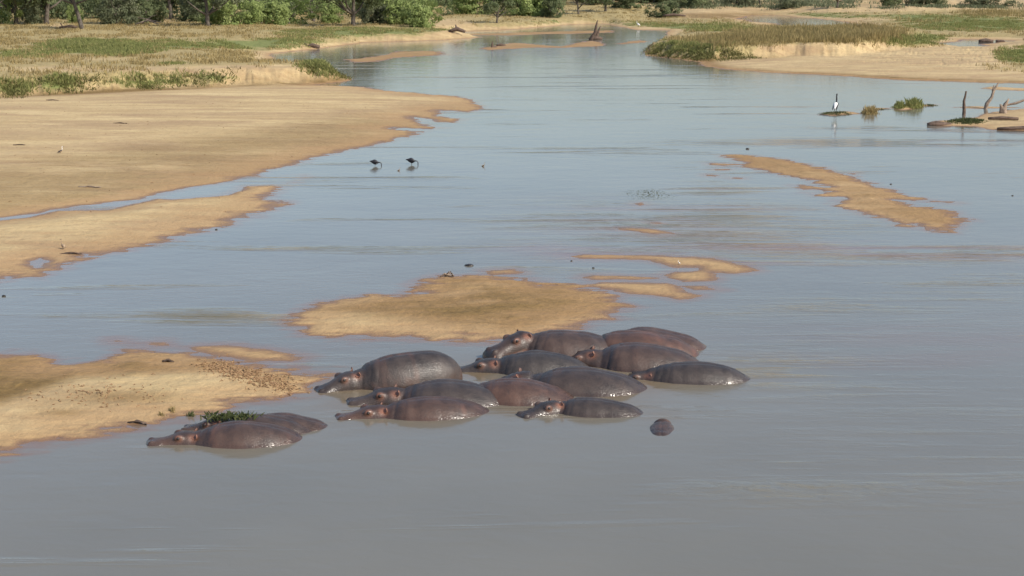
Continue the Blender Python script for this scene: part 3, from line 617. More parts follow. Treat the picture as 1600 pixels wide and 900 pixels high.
reedm = sum(s * np.exp(-(((PX - a) / b) ** 4 + ((PY - c) / d) ** 4)) for a, b, c, d, s in [(1290, 110, 57, 9, 1.), (1150, 60, 66, 8, .5), (1350, 60, 52, 6, .6), (1420, 60, 34, 3, .3), (1560, 60, 22, 5, .5)])
X1, Y1, i = pick(reedm * sstep(0.4, 0.9, GH), 6000, 5)
tag(blades('tall_reeds', X1, Y1, 0.75 + 0.5 * vnoise(X1 * .5, Y1 * .3, 4), 9, 0.32, 0.03, M['reed'], 0.35, 6), 'tall tan reeds on the right bank', 'reeds', None, 'stuff')
tallg = sum(s * np.exp(-(((PX - a) / b) ** 4 + ((PY - c) / d) ** 4)) for a, b, c, d, s in [(1070, 55, 78, 10, 1.), (125, 30, 70, 5, 1.), (180, 28, 78, 7, .9), (510, 28, 105, 10, 1.), (95, 20, 128, 6, .6), (20, 30, 136, 6, .7), (232, 50, 128, 4, .5), (1110, 60, 42, 5, .4), (1420, 40, 62, 6, .8), (1000, 40, 42, 4, .6)])
X1, Y1, i = pick(tallg * sstep(0.3, 0.8, GH), 4200, 8)
tag(blades('bank_grass', X1, Y1, 0.34 + 0.24 * vnoise(X1 * .7, Y1 * .4, 14), 9, 0.36, 0.035, M['grass_green'], 0.8, 9), 'long green grass tufts spilling over the bank edges', 'grass', None, 'stuff')
def patch(name, px, py, rx, ry, n, hgt, mat, label, cat, seed, npr=7, spread=0.08, width=0.02, lean=0.9):
    r = np.random.default_rng(seed); t = r.uniform(0, 2 * np.pi, n); q = np.sqrt(r.uniform(0, 1, n)); P = atn(np.c_[px + rx * q * np.cos(t), py + ry * q * np.sin(t)])
    z = np.maximum(ground(P[:, 0], P[:, 1]), 0.0)
    X0, Y0 = P[:, 0].mean(), P[:, 1].mean()
    o = blades(name, P[:, 0], P[:, 1], hgt * (1.1 - q ** 2), npr, spread, width, mat, lean, seed, z)
    return tag(o, label, cat)

# ------------------------------------------------------------------ trees
LEAF = {'green': M['leaf_green'], 'dark': M['leaf_dark'], 'grey': M['leaf_grey']}
def crown_mesh(seed, blobs, nleaf, size):
    r = np.random.default_rng(seed); cs = []; vs = []
    tot = sum(b[3] * b[4] * b[5] for b in blobs)
    for b in blobs:
        n = int(nleaf * b[3] * b[4] * b[5] / tot); ncl = max(6, n // 45)
        d = r.normal(0, 1, (ncl, 3)); d /= np.linalg.norm(d, axis=1)[:, None]; q = r.uniform(0.45, 1.0, (ncl, 1)) ** 0.5
        cc = d * q * np.array(b[3:6]) + np.array(b[:3]); cv = r.uniform(0, 1, ncl)
        k = r.integers(0, ncl, n); off = r.normal(0, 1, (n, 3)) * np.array([0.34, 0.34, 0.22]) * (0.5 + 0.14 * min(b[3:6]))
        cs.append(cc[k] + off); vs.append(cv[k] * 0.65 + r.uniform(0, 0.35, n))
    c = np.concatenate(cs); v = np.concatenate(vs); N = len(c); c[:, 2] = np.maximum(c[:, 2], 0.05)
    nn = (c - c.mean(0)); nn /= np.linalg.norm(nn, axis=1)[:, None] + 1e-6; nn = nn + np.array([0, 0, .5]) + r.normal(0, .55, (N, 3)); nn /= np.linalg.norm(nn, axis=1)[:, None]
    a = np.cross(nn, r.normal(0, 1, (N, 3))); a /= np.linalg.norm(a, axis=1)[:, None]; b = np.cross(nn, a)
    s = size * r.uniform(0.5, 1.3, (N, 1))
    co = np.stack([c - a * s, c - b * s * .5, c + a * s, c + b * s * .5], 1).reshape(-1, 3)
    me = bpy.data.meshes.new('crown'); me.vertices.add(len(co)); me.vertices.foreach_set('co', co.astype(np.float32).ravel())
    me.loops.add(N * 4); me.loops.foreach_set('vertex_index', np.arange(N * 4, dtype=np.int32)); me.polygons.add(N); me.polygons.foreach_set('loop_start', np.arange(0, N * 4, 4, dtype=np.int32))
    me.update(calc_edges=True); fattr(me, 'vary', np.repeat(v, 4)); return me
def trunk_mesh(seed, h, r0, nb, lean=0.15, spread=0.5):
    r = random.Random(seed); bm = bmesh.new(); lx, ly = r.uniform(-lean, lean), r.uniform(-lean, lean) * .5
    pts = [(lx * h * (t ** 1.4), ly * h * t, h * t - 0.2, r0 * (1.25 if t == 0 else 1) * (1 - 0.6 * t)) for t in (0, .1, .3, .5, .7, .85)]
    tube(bm, pts, 9)
    for k in range(nb):
        p = pts[r.choice((2, 3, 4, 5))]; a = r.uniform(0, 2 * math.pi); l = h * r.uniform(.35, .6) * spread * 1.5; u = r.uniform(.4, .9)
        tube(bm, [(p[0], p[1], p[2], p[3] * .7), (p[0] + math.cos(a) * l * .4, p[1] + math.sin(a) * l * .4, p[2] + l * u * .35, p[3] * .5), (p[0] + math.cos(a + .2) * l, p[1] + math.sin(a + .2) * l, p[2] + l * u, p[3] * .15)], 6)
    return bm_mesh(bm, 'trunk')
VAR = {}
def variant(kind, k):
    if (kind, k) in VAR: return VAR[kind, k]
    r = random.Random(kind + str(k)); blobs = []
    if kind == 'shrub':
        for j in range(9):
            a = r.uniform(0, 6.28); q = r.uniform(0, 1) ** .5 * 2.6; h = 1.0 + 1.3 * r.random() * (1 - q / 4); blobs.append((math.cos(a) * q, math.sin(a) * q * .8, h, r.uniform(1.0, 1.6), r.uniform(1, 1.5), h + r.uniform(0, .5)))
        res = (crown_mesh(hash(kind) % 99 + k * 7 + 1, blobs, 5200, 0.15), trunk_mesh(k + 10, 2.0, 0.13, 7, .3, .8))
    elif kind == 'round':
        blobs.append((0, 0, 4.2, 1.6, 1.6, 1.5))
        for j in range(12):
            a = r.uniform(0, 6.28); q = 1.2 + r.uniform(0, 1.7); blobs.append((math.cos(a) * q, math.sin(a) * q, r.uniform(2.2, 5.4), r.uniform(.9, 1.5), r.uniform(.9, 1.5), r.uniform(.7, 1.2)))
        res = (crown_mesh(k * 13 + 3, blobs, 6500, 0.16), trunk_mesh(k + 30, 4.2, 0.22, 9, .2, .8))
    else:  # open thorn tree with visible limbs
        for j in range(11):
            a = r.uniform(0, 6.28); q = .8 + r.uniform(0, 2.8); blobs.append((math.cos(a) * q + .8, math.sin(a) * q, r.uniform(4.0, 6.8), r.uniform(.8, 1.5), r.uniform(.8, 1.4), r.uniform(.5, .9)))
        res = (crown_mesh(k * 17 + 5, blobs, 4800, 0.15), trunk_mesh(k + 55, 5.6, 0.24, 11, .28, .9))
    VAR[kind, k] = res; return res
def tree(name, kind, k, leaf, px, py, sx, sz, label, zguess=0.9, group=None):
    p = hit(px, py); z = p.z; k_ = 1.15 if kind == 'open' else 1.5 if px < 700 else (1.4 if px < 1100 else 1.6); sx *= k_; sz *= k_
    t = thing(name, (p.x, p.y, z), random.uniform(0, 6.28) if kind != 'open' else random.uniform(-.6, .6), label, 'bush' if kind == 'shrub' else 'tree', group)
    cm, tm = variant(kind, k); key = (kind, k, leaf)
    if key not in VAR: m2 = cm.copy(); m2.materials.append(LEAF[leaf]); VAR[key] = m2
    if not tm.materials: tm.materials.append(M['bark'])
    c = bpy.data.objects.new('crown', VAR[key]); C.objects.link(c); c.parent = t; c.scale = (sx, sx, sz)
    c = bpy.data.objects.new('trunk', tm); C.objects.link(c); c.parent = t; c.scale = (sx, sx, sz)
    return t
TR = [
 ('bush', 'shrub', 0, 'green', -6, 38, .9, 1.2, 'green bush at the far left edge of the treeline'),
 ('leafy_tree', 'round', 0, 'dark', 26, 38, 1.1, 1.1, 'dark rounded tree near the left edge with light undergrowth beside it'),
 ('bush', 'shrub', 1, 'grey', 47, 37, .5, .8, 'small grey green bush between the two dark trees at far left'),
 ('leafy_tree', 'round', 1, 'dark', 72, 37, 1.2, 1.3, 'tall dark tree left of the leaning trunk'),
 ('thorn_tree', 'open', 0, 'grey', 128, 45, 1.25, 1.15, 'thorn tree with a bare leaning forked trunk standing forward of the others'),
 ('bush', 'shrub', 2, 'green', 120, 36, .35, .7, 'small green bush right behind the leaning trunk'),
 ('bush', 'shrub', 3, 'grey', 182, 38, .75, 1.1, 'olive bush right of the leaning trunk'),
 ('thorn_tree', 'open', 1, 'grey', 200, 36, 1.1, 1.0, 'greyish open thorn tree above the dead branches'),
 ('bush', 'shrub', 0, 'dark', 228, 36, .7, .9, 'dark bush with dead branches lying at its foot'),
 ('leafy_tree', 'round', 2, 'dark', 268, 30, 1.15, 1.15, 'dense dark tree above the pale eroded bank'),
 ('leafy_tree', 'round', 3, 'grey', 325, 41, 1.1, 1.0, 'grey green tree at the bank, left of the bright green bushes'),
 ('bush', 'shrub', 1, 'dark', 300, 34, .8, .9, 'dark low bush left of the grey green tree'),
 ('bush', 'shrub', 2, 'green', 360, 38, .9, 1.1, 'bright green bush left of the pale bare trunk'),
 ('bush', 'shrub', 3, 'green', 392, 37, .7, .8, 'low bright green bush right beside the pale bare trunk'),
 ('bush', 'shrub', 0, 'green', 452, 38, 1.0, .95, 'wide bright green bush between pale trunk and grey thorn tree'),
 ('thorn_tree', 'open', 2, 'grey', 490, 33, 1.1, 1.0, 'grey thorn tree with bare limbs standing among green bushes'),
 ('bush', 'shrub', 1, 'green', 510, 36, .6, .8, 'green bush under the grey thorn tree'),
 ('leafy_tree', 'round', 0, 'dark', 552, 40, 1.15, 1.05, 'broad dark tree standing left of the white fallen trunk'),
 ('bush', 'shrub', 2, 'grey', 592, 37, .75, .8, 'brownish olive bush under the white fallen trunk'),
 ('bush', 'shrub', 3, 'green', 632, 38, 1.05, 1.15, 'bright green bush right of the white fallen trunk'),
 ('bush', 'shrub', 0, 'green', 664, 42, .8, .9, 'bright green bush reaching lowest to the bank beside the bare sand cut'),
 ('bush', 'shrub', 1, 'green', 735, 22, 1.3, 1.3, 'green bush above the bare sand cut'),
 ('leafy_tree', 'round', 1, 'dark', 776, 36, .62, .62, 'dark compact tree at the right end of the bare sand cut'),
 ('bush', 'shrub', 2, 'green', 812, 24, 1.3, 1.2, 'wide green bush right of the dark compact tree'),
 ('bush', 'shrub', 3, 'green', 845, 23, .9, 1.0, 'rounded green bush left of the dark upright shrub'),
 ('bush', 'shrub', 0, 'dark', 864, 27, .6, 1.0, 'dark upright bush standing on the yellow grass slope'),
 ('leafy_tree', 'round', 2, 'dark', 904, 23, .72, .75, 'dark tree with a short black trunk on the tan slope'),
 ('leafy_tree', 'round', 3, 'dark', 946, 17, .9, .8, 'dark tree high on the tan slope behind the upright snag'),
 ('bush', 'shrub', 1, 'dark', 985, 13, 1.1, .9, 'dark bush along the skyline wood right of the snag'),
 ('bush', 'shrub', 2, 'dark', 1034, 27, .85, .8, 'round dark green bush alone at the end of the grass flat'),
 ('bush', 'shrub', 3, 'dark', 1075, 11, 1.3, .9, 'last dark bush of the wood before the bare sandy slope'),
 ('bush', 'shrub', 0, 'grey', 1150, 8, .8, .7, 'grey scrub left on the bare sandy slope'),
 ('thorn_tree', 'open', 0, 'grey', 1188, 10, .7, .7, 'small leaning thorn tree on the bare sandy slope'),
 ('bush', 'shrub', 2, 'grey', 1232, 12, .55, .7, 'grey scrub beside a short stump on the slope'),
 ('thorn_tree', 'open', 1, 'grey', 1308, 12, .8, .7, 'grey thorn tree with slanting trunk on the far slope'),
 ('bush', 'shrub', 1, 'dark', 1397, 9, .7, .7, 'dark scrub left of three on the far slope'),
 ('bush', 'shrub', 3, 'grey', 1430, 8, .9, .8, 'grey scrub in the middle of the far slope'),
 ('bush', 'shrub', 0, 'dark', 1462, 9, .6, .7, 'dark scrub right of the middle on the far slope'),
 ('bush', 'shrub', 2, 'grey', 1545, 10, 1.2, .7, 'wide grey scrub at the right end of the far slope'),
]
for t in TR: tree(t[0], t[1], t[2], t[3], *t[4:8], t[8])
# the wood behind, which reads as one mass
def wood():
    r = np.random.default_rng(4); blobs = []
    for k in range(230):
        px = r.uniform(-250, 1100); py = r.uniform(4, 31) if px < 690 else r.uniform(2, 16)
        if 250 < px < 285 and r.uniform() < .6: continue
        if 680 < px < 1100 and py > 14 - 10 * (px - 680) / 400: py = r.uniform(-3, 6)
        p = hit(px, py); z = p.z; s = r.uniform(.6, 1.5) if px < 690 else r.uniform(.6, 1.2)
        for j in range(5): blobs.append((p.x + r.uniform(-3, 3) * s, p.y + r.uniform(-3, 3), z + r.uniform(0.5, 4.6) * s, 1.6 * s, 1.6 * s, 1.3 * s))
    r2 = np.random.default_rng(9); me = crown_mesh_abs(blobs, 190000)
    return tag(link_mesh('far_wood', me, M['leaf_dark']), 'continuous dark wood behind the front row of bushes', 'wood', None, 'stuff')
def crown_mesh_abs(blobs, n):
    r = np.random.default_rng(12); B = np.array(blobs); k = r.integers(0, len(B), n); d = r.normal(0, 1, (n, 3)); d /= np.linalg.norm(d, axis=1)[:, None]
    b = B[k]; lump = 1 + 0.3 * np.sin(d[:, :1] * 5 + k[:, None]) * np.cos(d[:, 2:] * 6 + k[:, None]); c = b[:, :3] + d * b[:, 3:6] * r.uniform(0.5, 1, (n, 1)) ** .5 * lump
    nn = d + np.array([0, 0, .4]) + r.normal(0, .5, (n, 3)); nn /= np.linalg.norm(nn, axis=1)[:, None]; a = np.cross(nn, r.normal(0, 1, (n, 3))); a /= np.linalg.norm(a, axis=1)[:, None]; q = np.cross(nn, a); s = 0.26 * r.uniform(.5, 1.4, (n, 1))
    co = np.stack([c - a * s, c - q * s * .6, c + a * s, c + q * s * .6], 1).reshape(-1, 3); me = bpy.data.meshes.new('far_wood')
    me.vertices.add(len(co)); me.vertices.foreach_set('co', co.astype(np.float32).ravel()); me.loops.add(n * 4); me.loops.foreach_set('vertex_index', np.arange(n * 4, dtype=np.int32))
    me.polygons.add(n); me.polygons.foreach_set('loop_start', np.arange(0, n * 4, 4, dtype=np.int32)); me.update(calc_edges=True)
    rb = r.uniform(0, .75, len(B)); fattr(me, 'vary', np.repeat(np.clip(rb[k] + r.uniform(0, .3, n), 0, 1), 4)); return me
wood()

# ------------------------------------------------------------------ dead wood
def wood_piece(name, px, py, chains, mat, label, cat, z=None, rz=0, n=8):
    p = hit(px, py) if z != 0 else at(px, py); zz = p.z; bm = bmesh.new()
    for ch in chains: tube(bm, ch, n)
    bmesh.ops.subdivide_edges(bm, edges=bm.edges, cuts=1, use_grid_fill=True)
    for v in bm.verts: v.co += Vector((random.gauss(0, 1), random.gauss(0, 1), random.gauss(0, 1))) * 0.012
    o = link_mesh(name, bm_mesh(bm, name), mat, None, (p.x, p.y, zz)); o.rotation_euler = (0, 0, rz); return tag(o, label, cat)
wood_piece('snag', 930, 62, [[(-.6, 0, -.2, .4), (-.35, 0, .4, .34), (0, 0, 1.0, .24), (.12, 0, 1.9, .16), (.3, 0, 2.7, .06)], [(.1, 0, -.1, .35), (.3, 0, .7, .22), (.5, .1, 1.3, .14), (.75, .1, 1.9, .05)], [(-.9, 0, .1, .15), (0, -.1, .2, .35), (1.0, 0, .1, .2)]],
           M['drift'], 'dark two pronged tree stump standing upright in the far river', 'tree stump')
wood_piece('snag', 769, 74, [[(0, 0, -.2, .16), (0, 0, .3, .13), (.05, 0, .75, .05)], [(-.1, 0, .0, .14), (.6, 0, .08, .09)]], M['drift'], 'short dark stump on the far sandbar left of the pronged one', 'tree stump')
wood_piece('boulder_log', 783, 72, [[(-.6, 0, .05, .12), (0, 0, .15, .22), (.6, 0, .05, .12)]], M['drift'], 'dark log lying on the far sandbar beside the short stump', 'log')
wood_piece('pole_snag', 1506, 180, [[(0, 0, -.7, .12), (.0, 0, .3, .10), (-.05, 0, .9, .08), (.05, 0, 1.55, .045)]], M['drift'], 'straight dark dead stem standing out of the water at right', 'dead trunk', 0)
wood_piece('crooked_snag', 1538, 170, [[(0, 0, -.4, .13), (.15, 0, .35, .13), (.45, 0, .8, .10), (.55, 0, 1.25, .09), (.85, 0, 1.75, .04)], [(.5, 0, 1.2, .07), (.55, 0, 1.6, .03)]], M['greydrift'], 'crooked pale dead branch leaning right out of the water', 'dead trunk', 0)
wood_piece('stump', 1568, 177, [[(0, 0, -.2, .22), (0, 0, .3, .20), (.08, 0, .55, .14), (.28, 0, .95, .04)], [(-.1, 0, -.1, .2), (-.15, 0, .4, .13), (-.25, 0, .6, .05)]], M['greydrift'], 'rough broken stump beside the crooked dead branch', 'tree stump')
wood_piece('log', 1578, 168, [[(-.6, 0, .1, .05), (.4, 0, .3, .08), (1.6, 0, .75, .06)]], M['greydrift'], 'thin pale log propped up behind the rough stump', 'log')
wood_piece('log', 1575, 188, [[(-1.2, .1, .1, .08), (-.4, 0, .14, .12), (.6, -.1, .1, .08)]], M['drift'], 'dark log lying across the debris bar at right', 'log')
wood_piece('log', 1598, 203, [[(-1.5, 0, .06, .1), (0, 0, .1, .14), (1.5, 0, .06, .1)]], M['drift'], 'dark log at the right edge of the frame along the waterline', 'log', 0)
wood_piece('log', 1462, 196, [[(-.5, 0, 0, .14), (0, 0, .08, .2), (.5, .1, .05, .16), (1.0, .2, .05, .08)]], M['drift'], 'dark knotted log end at the left tip of the debris bar', 'log', 0)
wood_piece('log', 488, 75, [[(-.7, 0, .1, .15), (0, 0, .35, .25), (.9, 0, .1, .2)], [(-.6, 0, .2, .1), (-.9, 0, .6, .05)]], M['drift'], 'dark log at the foot of the far left bank', 'log')
wood_piece('log', 714, 52, [[(-1.2, 0, .2, .2), (0, 0, .6, .35), (1.2, 0, .2, .2)], [(0, 0, .5, .2), (-.2, 0, 1.2, .08)]], M['drift'], 'dark driftwood heap on the waterline below the bare sand cut', 'driftwood')
wood_piece('log', 1052, 27, [[(-2, 0, .3, .2), (0, 0, .5, .3), (2.4, 0, .3, .15)]], M['drift'], 'dark log right of the lone round bush', 'log')
wood_piece('log', 1540, 66, [[(-.9, 0, .1, .25), (0, 0, .25, .3), (1.0, 0, .1, .2)], [(1.4, 0, .1, .2), (2.1, 0, .15, .22), (2.6, 0, .1, .1)]], M['drift'], 'dark driftwood pieces on the sand by the green meadow', 'driftwood')
wood_piece('log', 110, 46, [[(-1.6, 0, .3, .12), (0, 0, .45, .2), (1.0, 0, .3, .16)], [(-1.0, 0, .3, .1), (-1.4, 0, .9, .05)]], M['drift'], 'dark fallen branch left of the leaning trunk', 'log', 1.2)
wood_piece('dead_branches', 232, 40, [[(-2, 0, .2, .1), (0, 0, .8, .14), (1.6, 0, .2, .1)], [(-1, 0, .3, .08), (.6, 0, 1.4, .07), (1.4, 0, 1.6, .03)], [(-1.5, 0, 1.2, .05), (0, 0, .9, .09), (2, 0, .5, .05)]], M['greydrift'], 'pale dead branches heaped below the dark bush', 'driftwood', 1.2)
wood_piece('white_trunk', 596, 22, [[(-2.0, 0, 1.0, .16), (-.8, 0, 1.35, .22), (.3, 0, 2.1, .24), (.7, 0, 2.4, .2)], [(.7, 0, 2.4, .2), (.8, 0, 1.8, .12)]], M['palebark'], 'white bent fallen trunk lying in the green bushes', 'log', 1.2)
wood_piece('bare_trunk', 405, 22, [[(0, 0, -.3, .3), (.05, 0, 1.2, .25), (-.1, 0, 3.2, .2), (.2, 0, 5.5, .1)], [(-.1, 0, 2.8, .12), (-.9, 0, 4.2, .05)]], M['palebark'], 'pale bare dead trunk rising between green bushes', 'dead trunk', 1.2)
wood_piece('driftwood', 700, 433, [[(-.22, 0, .02, .015), (-.1, 0, .10, .022), (.02, .02, .06, .02), (.16, 0, .02, .012)], [(-.06, 0, .08, .016), (.02, 0, .16, .01), (.08, 0, .17, .008)], [(-.1, .05, .03, .02), (.1, .05, .12, .012), (.17, 0, .03, .008)]],
           M['greydrift'], 'little pale root with raised twigs on the far edge of the middle sand island', 'driftwood')
for px, py, L_, lab in [(82, 157, .5, 'short dark stick at left on the big sandbar below the bank'), (188, 193, .45, 'dark stick lying on the big sandbar, middle of its upper half'), (140, 293, .5, 'pale thin stick above the narrow side channel'), (30, 227, .3, 'small dark twig at the left of the big sandbar'),
                        (263, 566, .14, 'brown twig clump beside the lower left litter'), (215, 662, .2, 'small dark twig by the lower left waterline'), (110, 397, .35, 'thin stick above the small round pool')]:
    wood_piece('stick', px, py, [[(-L_, 0, .01, .02), (0, .03, .04, .03), (L_, -.02, .015, .015)]], M['drift'] if 'pale' not in lab else M['greydrift'], lab, 'stick', None, random.uniform(-.3, .3), 6)
p = at(733, 415)
bm = bmesh.new(); ellipsoid(bm, (0, 0, 0), (.15, .11, .055)); 
for v in bm.verts: v.co *= 1 + 0.05 * math.sin(v.co.x * 40) * math.cos(v.co.y * 50)
tag(link_mesh('stone', bm_mesh(bm, 'stone'), M['stone'], None, (p.x, p.y, .0)), 'small smooth black oval stone breaking the water above the middle island', 'stone')
for px, py, r_, lab in [(1168, 233, .12, 'dark rock at the head of the long right sandbar'), (927, 419, .05, 'tiny dark pebble in the water between the two thin spits'), (893, 408, .04, 'tiny dark pebble under the upper spit'), (1392, 288, .06, 'tiny dark stone off the far side of the right sandbar'), (338, 359, .06, 'small dark stone at the edge of the left sandbar'), (1411, 124, .14, 'dark rock at the waterline of the right beach'),
                        (6, 463, .07, 'small dark stone in the water at the left frame edge'), (1582, 306, .06, 'tiny dark stone near the right frame edge')]:
    p = at(px, py); bm = bmesh.new(); r_ *= .65; ellipsoid(bm, (0, 0, 0), (r_ * 1.3, r_, r_ * .7), None, 2)
    for v in bm.verts: v.co *= 1 + random.uniform(-.15, .15)
    tag(link_mesh('stone', bm_mesh(bm, 'stone'), M['stone'], None, (p.x, p.y, .01)), lab, 'stone')

# ------------------------------------------------------------------ plants on islets and on the hippo
patch('islet_grass', 1305, 178, 26, 2.5, 120, .14, M['weed'], 'flat strip of dark waterweed under the tall white and black stork', 'waterweed', 31)
patch('islet_bush', 1359, 177, 10, 3, 60, .55, M['grass_dry'], 'yellowish grass tussock right of the stork', 'grass tussock', 32, 9, .12, .03, .5)
patch('islet_bush', 1406, 168, 8, 3, 70, .45, M['grass_green'], 'small green tussock left of the bigger green tussock', 'grass tussock', 33, 9, .1, .03, .6)
patch('islet_bush', 1428, 167, 12, 3, 130, .62, M['grass_green'], 'bigger bright green tussock in the water at right', 'grass tussock', 34, 9, .12, .03, .6)
patch('islet_grass', 1450, 165, 14, 1, 30, .12, M['weed'], 'thin trailing weed right of the bigger green tussock', 'waterweed', 35)
patch('islet_grass', 1372, 171, 22, 1, 50, .08, M['weed'], 'thin line of weed behind the yellowish tussock', 'waterweed', 36)
patch('bar_grass', 1510, 192, 34, 4, 170, .22, M['weed'], 'grey green weeds on the debris bar at right', 'weeds', 37, 8, .1, .03)
tag(patch('water_weed', 1014, 303, 42, 10, 230, .012, M['weed'], 'patch of grey green weed flattened on the water in mid river', 'waterweed', 38, 5, .20, .02, 9), kind='stuff')
patch('sprig', 252, 651, 5, 2, 6, .09, M['grass_dry'], 'small dry sprig on the lower left sand', 'plant sprig', 40, 6, .03, .01)
patch('sprig', 268, 645, 3, 2, 5, .16, M['grass_dry'], 'upright yellow sprig on the lower left sand', 'plant sprig', 41, 6, .03, .01)
patch('sprig', 297, 650, 6, 2, 9, .12, M['weed'], 'green sprig by the waterline behind the lower left hippos', 'plant sprig', 42, 6, .03, .01)
r = np.random.default_rng(50)
P = at(358, 651, 0.28); n = 34; X = P.x + r.uniform(-.45, .5, n); Y = P.y + r.uniform(-.12, .12, n)
tag(blades('plant_debris', X, Y, np.full(n, .09), 6, .07, .013, M['weed'], 2.4, 51, np.full(n, .27)), 'green leafy stems lying on the back of a lower left hippo', 'plant debris')
# dry litter on the sand
def litter(px0, px1, fn, n, seed):
    r = np.random.default_rng(seed); t = r.uniform(0, 1, n); P = np.array([fn(a, r) for a in t]); Wp = atn(P)
    bm = bmesh.new()
    for x, y in Wp:
        z = interp_h(x, y) if False else 0
        a = r.uniform(0, 6.28); l = .015 + .06 * r.uniform() ** 2.5; hz = .6 * l * r.uniform()
        tube(bm, [(x - math.cos(a) * l, y - math.sin(a) * l, 0, .006), (x, y, .01 + hz, .012), (x + math.cos(a) * l, y + math.sin(a) * l, .005, .006)], 4)
    zz = ground(np.array([v.co.x for v in bm.verts]), np.array([v.co.y for v in bm.verts]))
    for v, q in zip(bm.verts, zz): v.co.z += q
    return bm_mesh(bm, 'litter', False)
me = litter(0, 0, lambda t, r: (330 + 120 * t + r.normal(0, 18), 572 + 36 * t + r.normal(0, 6)), 900, 3)
tag(link_mesh('plant_litter', me, M['litter']), 'brown plant litter strewn on the tip of the lower left sandbar', 'plant litter', None, 'stuff')
me = litter(0, 0, lambda t, r: (60 + 180 * t + r.normal(0, 30), 622 + r.normal(0, 10)), 130, 4)
tag(link_mesh('sand_litter', me, M['litter']), 'thin scatter of dung and stalks on the lower left sandbar', 'plant litter', None, 'stuff')
me = litter(0, 0, lambda t, r: (600 * r.random() - 20, 165 + 170 * r.random() ** 1.4), 200, 6)
me.transform(Matrix.Identity(4)); tag(link_mesh('bar_litter', me, M['litter']), 'scattered flecks of debris on the big left sandbar', 'plant litter', None, 'stuff')

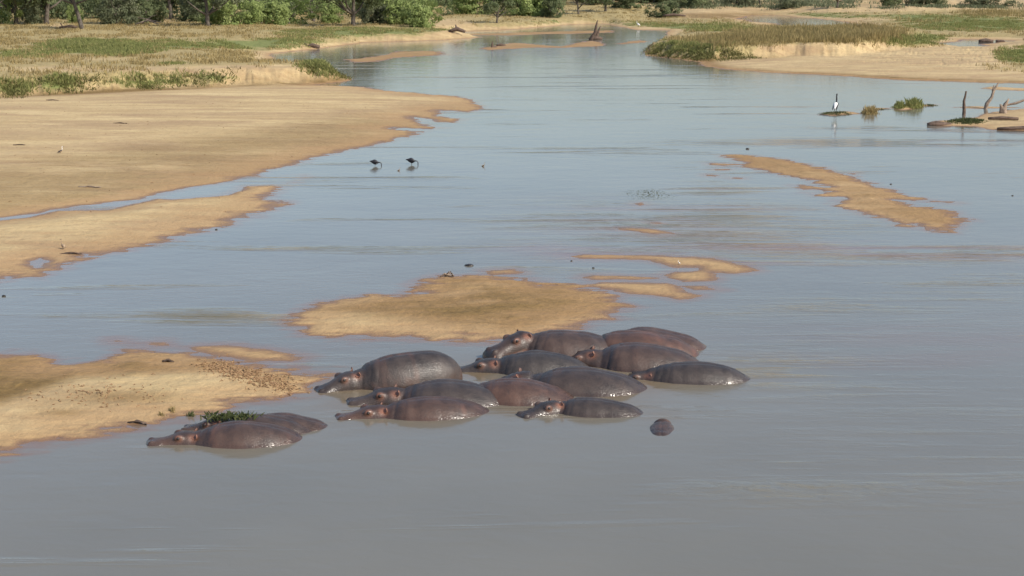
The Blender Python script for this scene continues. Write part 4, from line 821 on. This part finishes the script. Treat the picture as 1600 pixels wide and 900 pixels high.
# ------------------------------------------------------------------ birds
def bird(name, px, py, rz, s, label, cat, feeding, body_m, wing_m, neck_m, bill_m, z=None, legl=.35, group=None):
    p = at(px, py); zz = max(interp_h(p.x, p.y), -0.06) if z is None else z
    t = thing(name, (p.x, p.y, zz), rz, label, cat, group); t.scale = (s, s, s)
    bm = bmesh.new(); tilt = -12 if feeding else 25; BM = Matrix.Translation((0, 0, legl + .12)) @ Euler((0, R(tilt * -1), 0)).to_matrix().to_4x4()
    ring_loft(bm, lerp_st([(-.30, .0, .02, .02), (-.2, .01, .08, .09), (-.05, .02, .125, .16), (.1, 0, .10, .14), (.2, .02, .05, .06), (.25, .04, .025, .03)], 4), 18, 2, BM)
    bp = BM @ Vector((.2, 0, .03))
    if feeding: ch = [(bp.x, 0, bp.z, .045), (bp.x + .14, 0, bp.z + .0, .03), (bp.x + .22, 0, bp.z - .10, .025), (bp.x + .22, 0, bp.z - .2, .03), (bp.x + .20, 0, bp.z - .25, .02)]
    else: ch = [(bp.x, 0, bp.z, .05), (bp.x + .07, 0, bp.z + .12, .032), (bp.x + .03, 0, bp.z + .3, .026), (bp.x + .06, 0, bp.z + .42, .033), (bp.x + .12, 0, bp.z + .44, .02)]
    tube(bm, ch, 10)
    b = link_mesh('body', bm_mesh(bm, 'body'), body_m if body_m is neck_m else body_m, t)
    if neck_m is not body_m:
        bm = bmesh.new(); tube(bm, [(x, y, z_, r_ + .006) for x, y, z_, r_ in ch], 10); link_mesh('neck', bm_mesh(bm, 'neck'), neck_m, t)
    e = ch[-1]; bm = bmesh.new()
    tube(bm, [(e[0] - .01, 0, e[2], .018), (e[0] - .03, 0, e[2] - (.12), .010), (e[0] - .06, 0, e[2] - .2, .004)] if feeding else [(e[0], 0, e[2], .02), (e[0] + .11, 0, e[2] - .03, .014), (e[0] + .22, 0, e[2] - .05, .004)], 8)
    link_mesh('bill', bm_mesh(bm, 'bill'), bill_m, t)
    for sg in (-1, 1):
        bm = bmesh.new()
        ring_loft(bm, lerp_st([(-.36, -.0, .008, .012), (-.2, .02, .02, .06), (0, .03, .03, .09), (.12, .03, .022, .07), (.17, .04, .006, .02)], 3), 12, 2, BM @ Matrix.Translation((0, sg * .095, .0)))
        link_mesh('wing', bm_mesh(bm, 'wing'), wing_m, t)
        bm = bmesh.new(); tube(bm, [(-.02, sg * .045, legl + .06, .018), (.01, sg * .045, legl * .5, .010), (-.02, sg * .045, 0, .009)], 6)
        tube(bm, [(-.03, sg * .045, .005, .007), (.07, sg * .05, .005, .005)], 5)
        link_mesh('leg', bm_mesh(bm, 'leg'), M['leg'], t)
    return t
bird('stork', 586, 259, 0.1, .72, 'dark wading bird bent to the water, left one of the feeding pair', 'bird', True, M['black'], M['black'], M['black'], M['leg'], group='two dark birds feeding in the river', legl=.20)
bird('stork', 643, 257, -0.1, .76, 'dark wading bird bent to the water, right one of the feeding pair', 'bird', True, M['black'], M['black'], M['black'], M['leg'], group='two dark birds feeding in the river', legl=.20)
bird('saddle_stork', 1305, 181, 1.2, 1.35, 'tall white and black stork standing upright on a strip of weed', 'bird', False, M['white'], M['black'], M['black'], M['bill'], legl=.36)
bird('plover', 99, 391, 2.4, .38, 'small pale brown bird standing near the round pool', 'bird', False, M['brownf'], M['brownf'], M['brownf'], M['leg'], legl=.16)
bird('plover', 95, 246, 0.5, .42, 'small pale bird on the big sandbar near the left edge', 'bird', False, M['brownf'], M['black'], M['white'], M['leg'], legl=.12)
bird('egret', 997, 44, 2.6, 1.1, 'white bird by the tip of the far green bank', 'bird', False, M['white'], M['white'], M['white'], M['bill'], legl=.3)
bird('small_wader', 623, 267, 0.3, .25, 'tiny dark wader between and below the feeding pair', 'bird', False, M['brownf'], M['black'], M['brownf'], M['leg'], legl=.2)
bird('small_wader', 755, 260, 0.3, .28, 'tiny dark wader alone right of the feeding pair', 'bird', False, M['brownf'], M['black'], M['brownf'], M['leg'], legl=.2)
bird('small_wader', 1061, 414, 2.3, .16, 'tiny white wader on the thin spit right of the middle island', 'bird', False, M['white'], M['brownf'], M['white'], M['leg'], legl=.15)
